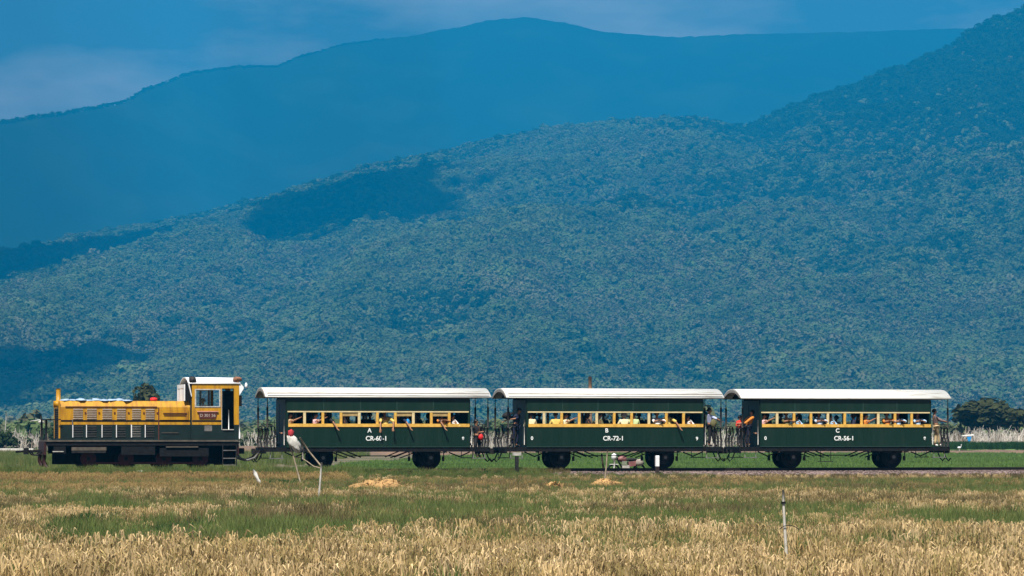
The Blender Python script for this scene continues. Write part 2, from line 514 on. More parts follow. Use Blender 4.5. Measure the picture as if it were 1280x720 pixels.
def carriage(a0, letter, number, left_mark, right_mark, blinds, gutter, label):
    root = empty('passenger_carriage', tp(a0, 0), TH, label, 'carriage', 'green passenger carriages behind the locomotive')
    P = root
    # roof shell and its lining
    out = arc(1.31, 3.07, 0.39)
    m = MB().prism_x([(-1.31, 3.03)] + out + [(1.31, 3.03)] + [(y * 0.97, z - 0.045) for y, z in reversed(arc(1.31, 3.06, 0.385))], -HR, HR, True)
    roof = m.build('roof', M['roof_white'], P)
    for sx in (-1, 1):
        o2 = arc(1.29, 3.05, 0.365)
        i2 = arc(1.10, 3.05, 0.25)
        n = len(o2)
        m = MB()
        x0, x1 = sx * (HR - 0.05), sx * (HR + 0.012)
        prof = o2 + list(reversed(i2))
        m.prism_x(prof, min(x0, x1), max(x0, x1))
        m.build('roof_end_rim', M['roof_edge'], roof)
        mb = MB().prism_x([(-1.24, 3.0)] + arc(1.24, 3.03, 0.35), sx * (HR - 0.42) - 0.02, sx * (HR - 0.42) + 0.02)
        mb.build('roof_end_panel', M['black'], roof)
    if gutter:
        for sy in (-1, 1):
            MB().box(-HR + 0.08, HR - 0.1, sy * 1.29, sy * 1.345, 3.18, 3.222).build('rain_strip', M['roof_edge'], roof)
    for x in (-2.4, 0.1, 2.5):
        MB().box(x - 0.012, x + 0.012, -1.325, -1.0, 3.035, 3.05).build('roof_seam', M['roof_edge'], roof)
    MB().prism_x([(-1.2, 2.99)] + arc(1.2, 3.0, 0.33), -HB + 0.1, HB - 0.1).build('ceiling', M['ceiling'], P)
    # sides
    for sy in (-1, 1):
        y0, y1 = sy * 1.155, sy * 1.2
        for k in range(5):                                   # upper boards, joints left open a finger wide
            xa = -HB + 0.02 + k * (2 * HB - 0.04) / 5
            MB().box(xa + 0.004, xa + (2 * HB - 0.04) / 5 - 0.004, y0, y1, 2.475, 3.03).build('upper_panel', M['green'], P)
        for k in range(1, 5):
            xa = -HB + 0.02 + k * (2 * HB - 0.04) / 5
            MB().box(xa - 0.018, xa + 0.018, sy * 1.2, sy * 1.205, 2.50, 3.0).build('rivet_strip', M['green_worn'], P)
        MB().box(-HB + .01, HB - .01, sy * 1.2, sy * 1.212, 0.925, 0.955).build('lower_bead', M['green_worn'], P)
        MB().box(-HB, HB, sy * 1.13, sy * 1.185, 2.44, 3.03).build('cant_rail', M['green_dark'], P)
        MB().box(-HB + 0.05, HB - 0.05, sy * 1.15, sy * 1.205, 2.40, 2.455).build('window_header', M['cream'], P)
        MB().box(-HB + 0.0, HB, y0, y1, 0.92, 1.785).build('side_panel', M['green'], P)
        m = MB()
        for k in range(40):                                  # narrow boards of the lower side
            x = -HB + 0.02 + k * (2 * HB - 0.04) / 40
            m.box(x + 0.004, x + (2 * HB - 0.04) / 40 - 0.004, sy * 1.2, sy * 1.206, 0.935, 1.78)
        bd = m.build('side_boards', M['green'], P)
        bd['kind'] = 'stuff'
        MB().box(-HB + 0.08, HB - 0.02, sy * 1.14, sy * 1.235, 1.785, 1.92).build('window_sill', M['yellow'], P)
        for k in range(9):
            x = -3.18 + 0.78 * k
            MB().box(x - 0.055, x + 0.055, sy * 1.145, sy * 1.2, 1.92, 2.40).build('window_post', M['yellow'] if (k * 7 + len(letter) + sy) % 3 else M['cream'], P)
        for x in (-HB + 0.04, HB - 0.04):
            MB().box(x - 0.04, x + 0.04, sy * 1.15, sy * 1.203, 1.785, 2.475).build('corner_post', M['green'], P)
        MB().box(-HB + 0.15, HB - 0.15, sy * 0.68, sy * 1.12, 1.34, 1.39).build('bench', M['wood_dark'], P)
    for w in blinds:
        x = -3.57 + 0.78 * (w - 1)
        MB().box(x - 0.325, x + 0.325, -1.172, -1.152, 2.24, 2.40).build('window_shutter', M['blind'], P)
    for w in {'A': (1, 2, 8, 10), 'B': (10,), 'C': (10,)}[letter]:
        x = -3.57 + 0.78 * (w - 1)
        MB().box(x - 0.325, x + 0.325, 1.152, 1.172, 1.92, 2.40).build('window_shutter', M['wood_dark'], P)
    # ends
    for sx in (-1, 1):
        xe = sx * HB
        m = MB()
        m.box(xe - 0.03, xe + 0.03, -1.15, -0.36, 0.92, 2.95)
        m.box(xe - 0.03, xe + 0.03, 0.36, 1.15, 0.92, 2.95)
        m.box(xe - 0.03, xe + 0.03, -0.36, 0.36, 2.75, 2.95)
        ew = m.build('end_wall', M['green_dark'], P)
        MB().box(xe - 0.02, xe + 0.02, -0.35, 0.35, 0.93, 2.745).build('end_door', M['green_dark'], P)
        xp = sx * 4.76
        for sy in (-1, 1):
            y = sy * 1.17
            m = MB().tube([(xp, y, 0.9), (xp, y, 3.05)], 0.018, 8).tube([(xp, y, 1.75), (xp, y, 2.62)], 0.042, 8)
            m.tube([(xp, y, 2.60), (xp, y, 2.68)], 0.042, 8, 0.018)
            m.build('platform_post', M['iron'], P)
            # side gate: scroll shaped bars beside the post
            m = MB()
            for q in (0.0, -0.16, -0.30):
                xx = xp + sx * q
                m.tube([(xx, y, 0.92), (xx + sx * 0.05, y, 1.2), (xx - sx * 0.04, y, 1.5), (xx, y, 1.78)], 0.034, 6)
            m.tube([(xp, y, 1.78), (xp - sx * 0.16, y, 1.84), (xp - sx * 0.32, y, 1.78)], 0.025, 6)
            m.tube([(xp, y, 1.3), (xp - sx * 0.3, y, 1.3)], 0.018, 6)
            m.build('platform_gate', M['iron'], P)
            m = MB().tube([(xe + sx * 0.09, sy * 1.18, 1.02), (xe + sx * 0.09, sy * 1.18, 2.1)], 0.016, 6)
            m.build('grab_rail', M['paleiron'], P)
            # step
            xs0, xs1 = sx * 4.08, sx * 4.68
            m = MB().box(xs0, xs1, sy * 0.92, sy * 1.18, 0.44, 0.475)
            m.tube([(xs0 + sx * 0.05, sy * 1.13, 0.46), (xs0 + sx * 0.05, sy * 1.10, 0.8)], 0.016, 6)
            m.tube([(xs1 - sx * 0.05, sy * 1.13, 0.46), (xs1 - sx * 0.05, sy * 1.10, 0.8)], 0.016, 6)
            m.build('step', M['greyiron'], P)
        for sy in (-1, 1):
            m = MB()
            for k in range(4):
                y = sy * (0.42 + 0.21 * k)
                m.tube([(xp, y, 0.92), (xp, y, 1.72)], 0.013, 6)
            m.tube([(xp, sy * 0.36, 1.72), (xp, sy * 1.15, 1.72)], 0.02, 6)
            m.tube([(xp, sy * 0.36, 1.15), (xp, sy * 1.15, 1.15)], 0.014, 6)
            m.build('end_railing', M['iron'], P)
        m = MB().tube([(xp - sx * 0.1, -0.62, 0.9), (xp - sx * 0.1, -0.62, 1.9)], 0.02, 6)
        ring = [(xp - sx * 0.1 + 0.16 * math.cos(t), -0.62 + 0.16 * math.sin(t), 1.9) for t in np.linspace(0, 2 * math.pi, 13)]
        m.tube(ring, 0.016, 6)
        m.build('hand_brake', M['iron'], P)
        # coupling gear
        m = MB().box(sx * 4.8, sx * 4.88, -1.12, 1.12, 0.66, 0.92)
        m.build('headstock', M['black'], P)
        m = MB().box(sx * 4.86, sx * 5.2, -0.06, 0.06, 0.70, 0.80).cbox(sx * 5.16, 0, 0.75, 0.12, 0.30, 0.24)
        m.build('coupler', M['iron'], P)
        for y in (-0.42, 0.3):
            MB().tube([(sx * 4.86, y, 0.70), (sx * 4.98, y, 0.42), (sx * 5.10, y, 0.30), (sx * 5.2, y, 0.42)], 0.03, 7).build('brake_hose', M['iron'], P)
        m = MB().tube([(sx * 4.0, -1.0, 0.72), (sx * 3.55, -0.98, 0.52), (sx * 3.1, -0.98, 0.7)], 0.03, 6)
        m.build('brake_rigging', M['black'], P)
    # floor and frame
    MB().box(-4.8, 4.8, -1.17, 1.17, 0.86, 0.925).build('floor', M['black'], P)
    for sy in (-1, 1):
        MB().box(-4.8, 4.8, sy * 1.07, sy * 1.19, 0.735, 0.862).build('side_sill', M['black'], P)
    # running gear
    for xw in (-2.33, 2.33):
        ws = MB().tube([(xw, -0.75, 0.48), (xw, 0.75, 0.48)], 0.07, 10).build('axle', M['iron'], P)
        for sy in (-1, 1):
            m = MB().tube([(xw, sy * 0.49, 0.48), (xw, sy * 0.525, 0.48)], 0.515, 32).tube([(xw, sy * 0.525, 0.48), (xw, sy * 0.62, 0.48)], 0.48, 32)
            m.build('wheel', M['black'], ws)
            m = MB().tube([(xw, sy * 0.62, 0.48), (xw, sy * 0.635, 0.48)], 0.30, 20)
            m.build('hub', M['iron'], ws)
            m = MB().cbox(xw, sy * 0.80, 0.48, 0.26, 0.2, 0.28)
            m.build('axle_box', M['iron'], P)
            m = MB()
            for k in range(5):
                h = 0.62 - 0.10 * k
                m.box(xw - h, xw + h, sy * 0.78, sy * 0.86, 0.62 + 0.012 - 0.0 + 0.022 * (4 - k) - 0.02, 0.62 + 0.030 + 0.022 * (4 - k) - 0.02)
            for s2 in (-1, 1):
                m.tube([(xw + s2 * 0.58, sy * 0.82, 0.68), (xw + s2 * 0.66, sy * 0.82, 0.80)], 0.035, 6)
            m.build('leaf_spring', M['iron'], P)
            for s2 in (-1, 1):
                MB().tube([(xw + s2 * 0.66, sy * 0.86, 0.715), (xw + s2 * 0.66, sy * 0.93, 0.715)], 0.035, 8).build('hanger_bolt', M['paleiron'], P)
            MB().tube([(xw, sy * 0.90, 0.48), (xw, sy * 0.915, 0.48)], 0.075, 10).build('axle_cap', M['greyiron'], P)
            for s2 in (-1, 1):
                m = MB()
                m.add([(xw + s2 * 0.20, sy * 0.72, 0.28), (xw + s2 * 0.14, sy * 0.72, 0.28), (xw + s2 * 0.14, sy * 0.72, 0.8), (xw + s2 * 0.50, sy * 0.72, 0.8),
                       (xw + s2 * 0.20, sy * 0.74, 0.28), (xw + s2 * 0.14, sy * 0.74, 0.28), (xw + s2 * 0.14, sy * 0.74, 0.8), (xw + s2 * 0.50, sy * 0.74, 0.8)],
                      [(0, 1, 2, 3), (7, 6, 5, 4), (0, 3, 7, 4), (1, 0, 4, 5), (2, 1, 5, 6), (3, 2, 6, 7)])
                m.build('axle_guard', M['black'], P)
            for s2 in (-1, 1):
                m = MB()
                xs = xw + s2 * 0.62
                m.tube([(xs, sy * 0.58, 0.85), (xs + s2 * 0.02, sy * 0.58, 0.33)], 0.022, 6)
                m.box(xs - 0.06, xs + 0.03, sy * 0.53, sy * 0.63, 0.32, 0.52)
                m.build('brake_shoe', M['iron'], P)
    for sx in (-1, 1):
        for sy in (-1, 1):
            m = MB().tube([(sx * 1.75, sy * 0.95, 0.75), (sx * 1.0, sy * 0.95, 0.48), (sx * 0.95, sy * 0.95, 0.48)], 0.026, 6)
            m.build('brace', M['black'], P)
            m = MB().tube([(sx * 1.35, sy * 0.95, 0.75), (sx * 0.72, sy * 0.95, 0.50)], 0.026, 6)
            m.build('brace', M['black'], P)
    m = MB().tube([(-1.0, 0.1, 0.55), (1.0, 0.1, 0.55)], 0.022, 6)
    m.build('brake_rod', M['iron'], P)
    # writing
    lettering(letter, 0.25, -0.40, 1.63, P)
    lettering(number, 0.27, -0.10, 1.29, P)
    if left_mark: lettering(left_mark, 0.21, -HB + 0.24, 1.30, P)
    if right_mark: lettering(right_mark, 0.21, HB - 0.30, 1.28, P)
    return root

def hanging_step(root, x):
    m = MB().tube([(x - .24, -.9, .78), (x - .24, -.9, .30)], .014, 6).tube([(x + .24, -.9, .78), (x + .24, -.9, .30)], .014, 6).box(x - .32, x + .32, -1.0, -.8, .27, .30)
    m.build('hanging_step', M['iron'], root)
CARS = {'A': -6.11, 'B': 4.30, 'C': 14.80}
carriage(CARS['A'], 'A', 'CR-60-1', None, '8', (4, 7, 9), True, 'green carriage lettered A and CR-60-1, coupled directly behind the yellow locomotive')
carriage(CARS['B'], 'B', 'CR-72-1', '0', '9', (), True, 'green carriage lettered B and CR-72-1, in the middle of the three carriages')
car_c = carriage(CARS['C'], 'C', 'CR-56-1', '0', '8', (), False, 'green carriage lettered C and CR-56-1, last carriage of the train')
hanging_step(car_c, along(1032, -.9) - CARS['C'])

# ------------------------------------------------------------------ locomotive
LA = -16.1
loco = empty('locomotive', tp(LA, 0), TH, 'yellow and dark green diesel locomotive with louvred hood and white cab roof', 'locomotive')
P = loco
def lx(px, b):
    return along(px, b) - LA
hx0, hx1, cx0, cx1 = -3.47, 2.04, 2.04, 4.02
HW, CW = 0.95, 1.2
# hood
MB().prism_x([(-HW, 1.235), (-HW, 1.87), (HW, 1.87), (HW, 1.235)], hx0 + 0.08, hx1).build('hood_base', M['loco_green'], P)
hood = MB().prism_x([(-HW, 1.872), (-HW, 2.60), (-HW + 0.03, 2.66), (-HW + 0.16, 2.83), (-HW + 0.26, 2.86), (HW - 0.26, 2.86), (HW - 0.16, 2.83), (HW - 0.03, 2.66), (HW, 2.60), (HW, 1.872)], hx0 + 0.06, hx1 - 0.02)
hood = hood.build('hood', M['loco_yellow'], P)
for sy in (-1, 1):
    MB().box(hx0 + 0.09, hx1 - 0.03, sy * HW, sy * (HW + 0.012), 2.0, 2.065).build('black_stripe', M['black'], hood)
    MB().box(-3.2, 0.62, sy * (HW - 0.01), sy * (HW + 0.035), 2.595, 2.63).build('hood_gutter', M['plate_red'], hood)
    MB().box(0.66, 0.70, sy * HW, sy * (HW + 0.02), 1.25, 2.6).build('hood_joint', M['plate_red'], hood)
    m = MB().box(0.74, 1.92, sy * HW, sy * (HW + 0.05), 2.075, 2.50)
    m.build('hood_locker', M['loco_yellow'], hood)
    MB().box(0.86, 1.86, sy * (HW + 0.05), sy * (HW + 0.085), 2.34, 2.365).build('locker_ledge', M['plate_red'], hood)
    MB().box(0.9, 1.83, sy * (HW + 0.05), sy * (HW + 0.075), 2.25, 2.27).build('locker_ledge', M['plate_red'], hood)
    MB().box(0.8, 1.5, sy * HW, sy * (HW + 0.03), 1.52, 1.545).build('door_ledge', M['footplate'], hood)
lou = [(91.5, 103.5), (108.6, 120.7), (128, 140), (146, 157), (165, 176), (182, 193)]
for i, (p0, p1) in enumerate(lou):
    for sy in (-1, 1):
        a, b = lx(p0, -HW), lx(p1, -HW)
        pale = 0.9 if i != 4 else 0.5
        m = MB()
        for k in range(6):
            z = 2.10 + k * 0.078
            y0 = sy * (HW + 0.002)
            m.add([(a, y0, z), (b, y0, z), (b, sy * (HW + 0.045), z + 0.012), (a, sy * (HW + 0.045), z + 0.012), (b, y0, z + 0.030), (a, y0, z + 0.030)],
                  [(0, 1, 2, 3), (3, 2, 4, 5), (0, 3, 5), (1, 4, 2)])
        m.build('louver', M['louver'], hood)
        m = MB()
        for k in range(7):
            z = 1.36 + k * 0.072
            y0 = sy * (HW + 0.002)
            m.add([(a, y0, z), (b, y0, z), (b, sy * (HW + 0.03), z + 0.008), (a, sy * (HW + 0.03), z + 0.008), (b, y0, z + 0.013), (a, y0, z + 0.013)],
                  [(0, 1, 2, 3), (3, 2, 4, 5), (0, 3, 5), (1, 4, 2)])
        m.box(a - 0.05, a - 0.015, sy * HW, sy * (HW + 0.03), 1.34, 2.1 if i == 0 else 1.88)
        m.build('side_louver', M['greyiron'] if i not in (4,) else M['paleiron'], hood)
        MB().box(a - 0.03, a - 0.005, sy * (HW + 0.028), sy * (HW + 0.04), 1.34, 1.86).build('louver_edge', M['white'], hood)
        MB().cbox((b + a) / 2 + 0.31, sy * (HW + 0.012), 2.36, 0.07, 0.024, 0.07).build('door_latch', M['plate_red'], hood)
# front end
m = MB().box(hx0, hx0 + 0.058, -HW - 0.02, -HW + 0.18, 1.30, 2.80).box(hx0, hx0 + 0.058, HW - 0.18, HW + 0.02, 1.30, 2.80).box(hx0, hx0 + 0.058, -HW + 0.18, HW - 0.18, 2.55, 2.84)
m.build('front_frame', M['loco_yellow'], P)
m = MB()
for k in range(14):
    z = 1.3 + k * 0.088
    m.box(hx0 + 0.01, hx0 + 0.05, -HW + 0.182, HW - 0.182, z, z + 0.06)
m.build('radiator_grille', M['black'], P)
ex = lx(73, -0.45)
MB().tube([(ex, -0.45, 2.82), (ex, -0.45, 3.30), (ex, -0.45, 3.37)], 0.095, 14).build('exhaust_stack', M['loco_yellow'], P)
MB().tube([(ex - 0.22, -0.62, 2.72), (ex - 0.02, -0.62, 2.72)], 0.14, 14).build('headlamp', M['loco_yellow'], P)
for sy in (-1, 1):
    m = MB()
    for y in (sy * 0.7, sy * 1.12):
        m.tube([(-3.98, y, 1.2), (-3.98, y, 2.08)], 0.025, 6)
    m.tube([(-3.98, sy * 1.12, 2.08), (-3.98, sy * 0.7, 2.08)], 0.022, 6)
    m.tube([(-3.98, sy * 1.12, 2.08), (-3.4, sy * 1.12, 2.08)], 0.022, 6)
    m.build('front_handrail', M['black'], P)
bx = lx(192, -0.3)
MB().lump((bx, -0.3, 2.93), (0.17, 0.13, 0.085), 3, 0.3).build('beacon', M['red'], P)
# frame
MB().box(-4.05, 4.0, -1.24, 1.24, 1.165, 1.232).build('footplate', M['footplate'], P)
MB().box(-4.0, 3.98, -1.2, 1.2, 1.0, 1.163).build('frame_beam', M['black'], P)
for sy in (-1, 1):
    MB().box(-3.6, 3.5, sy * 0.40, sy * 0.46, 0.22, 1.0).build('side_frame', M['black'], P)
    MB().box(-2.95, -1.55, sy * 1.0, sy * 1.2, 0.70, 0.93).build('equipment_box', M['greyiron'] if False else M['iron'], P)
    MB().box(-2.97, -1.53, sy * 1.19, sy * 1.215, 0.80, 0.94).build('box_lid', M['footplate'], P)
    MB().box(0.95, 2.3, sy * 1.1, sy * 1.22, 0.92, 0.97).build('running_board', M['footplate'], P)
    MB().box(-0.9, 0.5, sy * 0.95, sy * 1.18, 0.62, 0.98).build('fuel_tank', M['black'], P)
    MB().box(0.7, 2.75, sy * 0.95, sy * 1.16, 0.55, 0.9).build('air_tank', M['black'], P)
    MB().box(-3.7, -3.2, sy * 1.0, sy * 1.18, 0.66, 1.0).build('sand_box', M['black'], P)
    MB().box(-3.75, -3.3, sy * 1.14, sy * 1.22, 0.74, 0.775).build('front_step', M['paleiron'], P)
for k, xw in enumerate((-2.21, -0.65, 0.93, 2.48)):
    ws = MB().tube([(xw, -0.7, 0.46), (xw, 0.7, 0.46)], 0.08, 10).build('axle', M['iron'], P)
    for sy in (-1, 1):
        m = MB().tube([(xw, sy * 0.49, 0.46), (xw, sy * 0.52, 0.46)], 0.49, 32).tube([(xw, sy * 0.52, 0.46), (xw, sy * 0.62, 0.46)], 0.46, 32)
        m.build('wheel', M['black'], ws)
        t = 2 * math.pi / 16
        m = MB().tube([(xw, sy * 0.62, 0.46), (xw, sy * 0.66, 0.46)], 0.33, 24)
        m.build('wheel_centre', M['maroon'], ws)
        MB().tube([(xw, sy * 0.66, 0.27), (xw, sy * 0.78, 0.27)], 0.085, 12).build('crank_pin', M['maroon'], ws)
for sy in (-1, 1):
    MB().box(-2.3, 2.57, sy * 0.70, sy * 0.75, 0.225, 0.315).build('coupling_rod', M['maroon'], P)
# buffer ends
MB().box(-4.1, -4.0, -1.15, 1.15, 0.62, 1.16).build('buffer_beam', M['beam'], P)
for y in (-0.85, 0.85):
    MB().tube([(-4.05, y, 0.62), (-4.08, y, 0.35), (-3.95, y, 0.1)], 0.09, 6).build('rail_guard', M['beam'], P)
m = MB().box(-4.75, -4.1, -0.07, 0.07, 0.72, 0.82).cbox(-4.72, 0, 0.77, 0.2, 0.3, 0.26).tube([(-4.8, 0, 0.77), (-5.15, 0, 0.74)], 0.05, 6)
m.build('coupler', M['black'], P)
for y in (-0.45, 0.45):
    MB().tube([(-4.1, y, 0.75), (-4.3, y, 0.6), (-4.45, y, 0.62), (-4.55, y, 0.75)], 0.035, 6).build('brake_hose', M['iron'], P)
m = MB().box(4.0, 4.3, -0.07, 0.07, 0.72, 0.82).cbox(4.32, 0, 0.77, 0.2, 0.3, 0.24)
m.build('coupler', M['iron'], P)
for y in (-0.5, 0.3):
    MB().tube([(4.0, y, 0.72), (4.2, y, 0.46), (4.5, y, 0.38), (4.8, y, 0.48), (4.98, y, 0.68)], 0.045, 8).build('brake_hose', M['greyiron'], P)
MB().box(3.95, 4.03, -1.15, 1.15, 0.62, 1.16).build('buffer_beam', M['beam'], P)
# cab: side walls are built round the window and the doorway
w0, w1 = lx(244.5, -CW), lx(274.5, -CW)
d0, d1 = lx(277.5, -CW), lx(292.5, -CW)
def zz(py, b=-1.2, a=-13.0):
    return ZC + (545 - py) * (D0 + a * US + b * UC) / F
wz0, wz1, dz0, dz1 = zz(508.3), zz(487), zz(537.5), zz(485.5)
ZT = 3.60
for sy in (-1, 1):
    y0, y1 = sy * (CW - 0.05), sy * CW
    m = MB()
    m.box(cx0, w0, y0, y1, 1.872, ZT).box(w0, w1, y0, y1, wz1, ZT).box(w0, w1, y0, y1, 1.872, wz0)
    m.box(w1, d0, y0, y1, 1.872, ZT).box(d0, d1, y0, y1, dz1, ZT).box(d1, cx1, y0, y1, 1.872, ZT)
    side = m.build('cab_side', M['loco_yellow'], P)
    m = MB().box(cx0, d0, y0, y1, 1.235, 1.87).box(d1, cx1, y0, y1, 1.235, 1.87).box(d0, d1, y0, y1, 1.235, dz0)
    m.build('cab_side_base', M['loco_green'], P)
    MB().box(cx0 + 0.01, d0 - 0.01, y1, sy * (CW + 0.012), 2.0, 2.065).build('black_stripe', M['black'], side)
    m = MB()
    t = 0.035
    m.box(w0 - t, w1 + t, y1, sy * (CW + 0.02), wz1 - 0.02, wz1 + 0.025).box(w0 - t, w1 + t, y1, sy * (CW + 0.02), wz0 - 0.025, wz0 + 0.02)
    m.box(w0 - t, w0 + 0.02, y1, sy * (CW + 0.02), wz0 + 0.02, wz1 - 0.02).box(w1 - 0.02, w1 + t, y1, sy * (CW + 0.02), wz0 + 0.02, wz1 - 0.02)
    wf = m.build('window_frame', M['paleiron'], side)
    xm = lx(261, -CW)
    MB().box(xm - 0.04, xm + 0.05, sy * (CW - 0.04), sy * (CW - 0.01), wz0 + 0.002, wz1 - 0.002).build('window_bar', M['black'], wf)
    if sy < 0:
        MB().box(w0 + 0.01, xm - 0.042, sy * (CW - 0.03), sy * (CW - 0.024), wz0 + 0.004, wz1 - 0.004).build('window_pane', M['glass'], wf)
    m = MB().box(d0 - 0.02, d0, y1, sy * (CW + 0.015), dz0, dz1).box(d0 + 0.02, d1 - 0.02, sy * (CW - 0.02), sy * (CW + 0.05), dz0, dz0 + 0.03)
    m.build('door_sill', M['paleiron'], side)
    hx = lx(285.7, -CW)
    MB().tube([(hx, sy * (CW + 0.04), dz0 + 0.02), (hx, sy * (CW + 0.05), 2.05), (hx, sy * (CW + 0.04), 2.5)], 0.018, 6).build('grab_rail', M['white'], side)
    MB().tube([(cx1 + 0.02, sy * (CW + 0.03), 1.3), (cx1 + 0.02, sy * (CW + 0.03), 1.95)], 0.025, 6).build('grab_rail', M['white'], side)
    pa, pb = lx(248.5, -CW), lx(270.5, -CW)
    m = MB().prism_y([(pa - 0.02, 2.37), (pa - 0.08, 2.43), (pb + 0.08, 2.43), (pb + 0.02, 2.37), (pb - 0.02, 2.13), (pa + 0.02, 2.13)], sy * (CW + 0.001), sy * (CW + 0.03))
    npl = m.build('number_plate', M['plate_red'], side)
    MB().box(pa - 0.08, pb + 0.08, sy * (CW + 0.03), sy * (CW + 0.06), 2.40, 2.44).build('plate_ledge', mat('plate_ledge', (0.55, 0.25, 0.18)), npl)
    if sy < 0:
        o = mesh_obj('lettering', text_mesh('D 301 56', 0.175, M['louver'], bold=0.0), npl)
        o.location = ((pa + pb) / 2, -(CW + 0.034), 2.255)
        o.rotation_euler = (R(90), 0, 0)
    qa, qb = lx(255.5, -CW), lx(265, -CW)
    MB().box(qa, qb, y1, sy * (CW + 0.015), 1.60, 1.84).build('data_plate', M['greyiron'], side)
    MB().box(d0 + 0.02, d0 + 0.05, sy * 1.12, sy * 1.2, 0.15, 1.0).build('step_bracket', M['iron'], P)
    MB().box(cx1 - 0.12, cx1 - 0.08, sy * 1.12, sy * 1.2, 0.15, 1.0).build('step_bracket', M['iron'], P)
    for z in (0.17, 0.45, 0.78):
        MB().box(d0 + 0.05, cx1 - 0.12, sy * 0.95, sy * 1.2, z, z + 0.035).build('step', M['greyiron'], P)
    MB().box(d0 + 0.05, cx1 - 0.12, sy * 0.93, sy * 0.95, 0.17, 1.0).build('step_back', M['black'], P)
# cab ends
MB().box(cx0 - 0.048, cx0 - 0.001, -CW + .03, CW - .03, 1.235, 2.858).build('cab_front_base', M['loco_green'], P)
MB().box(cx0 - 0.04, cx0 - 0.001, -CW + .03, CW - .03, 2.862, 3.595).build('cab_front_wall', M['black'], P)
xf = cx0 - 0.30
m = MB().box(xf, xf + .04, -1.02, -0.90, 2.865, 3.56).box(xf, xf + .04, .90, 1.02, 2.865, 3.56).box(xf, xf + .04, -.06, .06, 2.865, 3.56)
m.box(xf, xf + .04, -.90, -.06, 3.40, 3.56).box(xf, xf + .04, .06, .90, 3.40, 3.56)
cf = m.build('cab_front', M['white'], P)
for sy in (-1, 1):
    MB().box(xf + .042, cx0 - .042, sy * .97, sy * 1.0, 2.865, 3.56).build('front_cheek', M['black'], cf)
    MB().box(xf + .012, xf + .024, sy * .062, sy * .898, 2.867, 3.398).build('front_blind', M['white'], cf)
m = MB().box(cx1 - 0.05, cx1 - 0.001, -CW + 0.051, CW - 0.051, 1.235, 2.6).box(cx1 - 0.05, cx1 - 0.001, -CW + 0.051, -1.0, 2.6, ZT).box(cx1 - 0.05, cx1 - 0.001, 1.0, CW - 0.051, 2.6, ZT)
m.box(cx1 - 0.05, cx1 - 0.001, -1.0, 1.0, 3.4, ZT).box(cx1 - 0.05, cx1 - 0.001, -0.1, 0.1, 2.6, 3.4)
m.build('cab_rear', M['loco_yellow'], P)
MB().box(cx0, cx1, -CW + 0.06, CW - 0.06, 1.24, 1.27).build('cab_floor', M['black'], P)
MB().box(cx0 + 0.05, cx0 + 0.55, -0.6, 0.6, 1.3, 2.45).build('control_desk', M['black'], P)
MB().box(cx1 - 0.5, cx1 - 0.06, -0.3, 0.9, 1.3, 3.3).build('cab_locker', M['black'], P)
ra = [(y, z) for y, z in arc(1.25, 3.60, 0.27, 16, 2.2)]
m = MB().prism_x(ra + [(y * 0.97, z - 0.03) for y, z in reversed(ra)], cx0 - 0.16, cx1 + 0.06, True)
cr_ = m.build('cab_roof', M['white'], P)
m = MB().prism_y([(cx0 - 0.12, 3.60), (cx0 - 0.15, 3.55), (cx0 - 0.02, 3.02), (cx0 - 0.01, 3.10)], -1.24, -1.05)
m.build('front_visor', M['white'], cr_)
m = MB().prism_y([(cx1 + 0.06, 3.60), (cx1 + 0.20, 3.46), (cx1 + 0.20, 3.38), (cx1 + 0.02, 3.1), (cx1 + 0.01, 3.55)], -1.2, -0.6)
m.build('rear_visor', M['white'], cr_)
MB().lump((cx1 + 0.33, -1.05, 3.52), (0.06, 0.06, 0.12), 2, 0.2).build('rear_mirror', M['white'], cr_)
MB().box(cx1 + 0.03, cx1 + 0.13, -1.15, -1.0, 2.65, 3.1).build('tail_lamp', M['black'], P)
m = MB().lump((cx0 + 0.03, -1.12, 3.74), (0.16, 0.13, 0.15), 5, 0.5, 2.5)
m.build('horn', M['iron'], cr_)
m = MB().lump((cx1 - 0.05, -1.1, 3.78), (0.2, 0.14, 0.10), 6, 0.6, 2.5).tube([(cx1 - 0.05, -1.1, 3.55), (cx1 - 0.05, -1.1, 3.78)], 0.08, 8)
m.build('roof_lamp', mat('rust_brown', (0.22, 0.10, 0.055), 0.7, 0.5, 20.0), cr_)

# tarpaulin on the hood
tm = MB()
for k in range(9):
    x = lx(82 + k * 9.5, -0.5)
    tm.lump((x, -0.5 + 0.1 * math.sin(k * 2.1), 2.86), (0.24, 0.30, 0.085 + 0.03 * math.sin(k * 3.7)), k, 0.5, 2.0, squash=0.0)
o = tm.build('tarpaulin', M['tarp'], None, tp(LA, 0), TH)
tag(o, 'crumpled pale blue tarpaulin lying along the top of the locomotive hood', 'tarpaulin')

# ------------------------------------------------------------------ people
def skin_mesh(verts, edges, radii, material, sub=1):
    me = bpy.data.meshes.new('body')
    me.from_pydata([tuple(v) for v in verts], edges, [])
    o = bpy.data.objects.new('body', me)
    COL.objects.link(o)
    o.modifiers.new('skin', 'SKIN')
    o.modifiers.new('sub', 'SUBSURF').levels = sub
    o.modifiers['sub'].render_levels = sub
    sv = me.skin_vertices[0].data
    for i, r in enumerate(radii):
        sv[i].radius = (r, r) if not isinstance(r, tuple) else r
        sv[i].use_root = i == 0
    dg = bpy.context.evaluated_depsgraph_get()
    ev = bpy.data.meshes.new_from_object(o.evaluated_get(dg))
    ev.polygons.foreach_set('use_smooth', [True] * len(ev.polygons))
    ev.materials.clear()
    ev.materials.append(material)
    bpy.data.objects.remove(o)
    bpy.data.meshes.remove(me)
    return ev

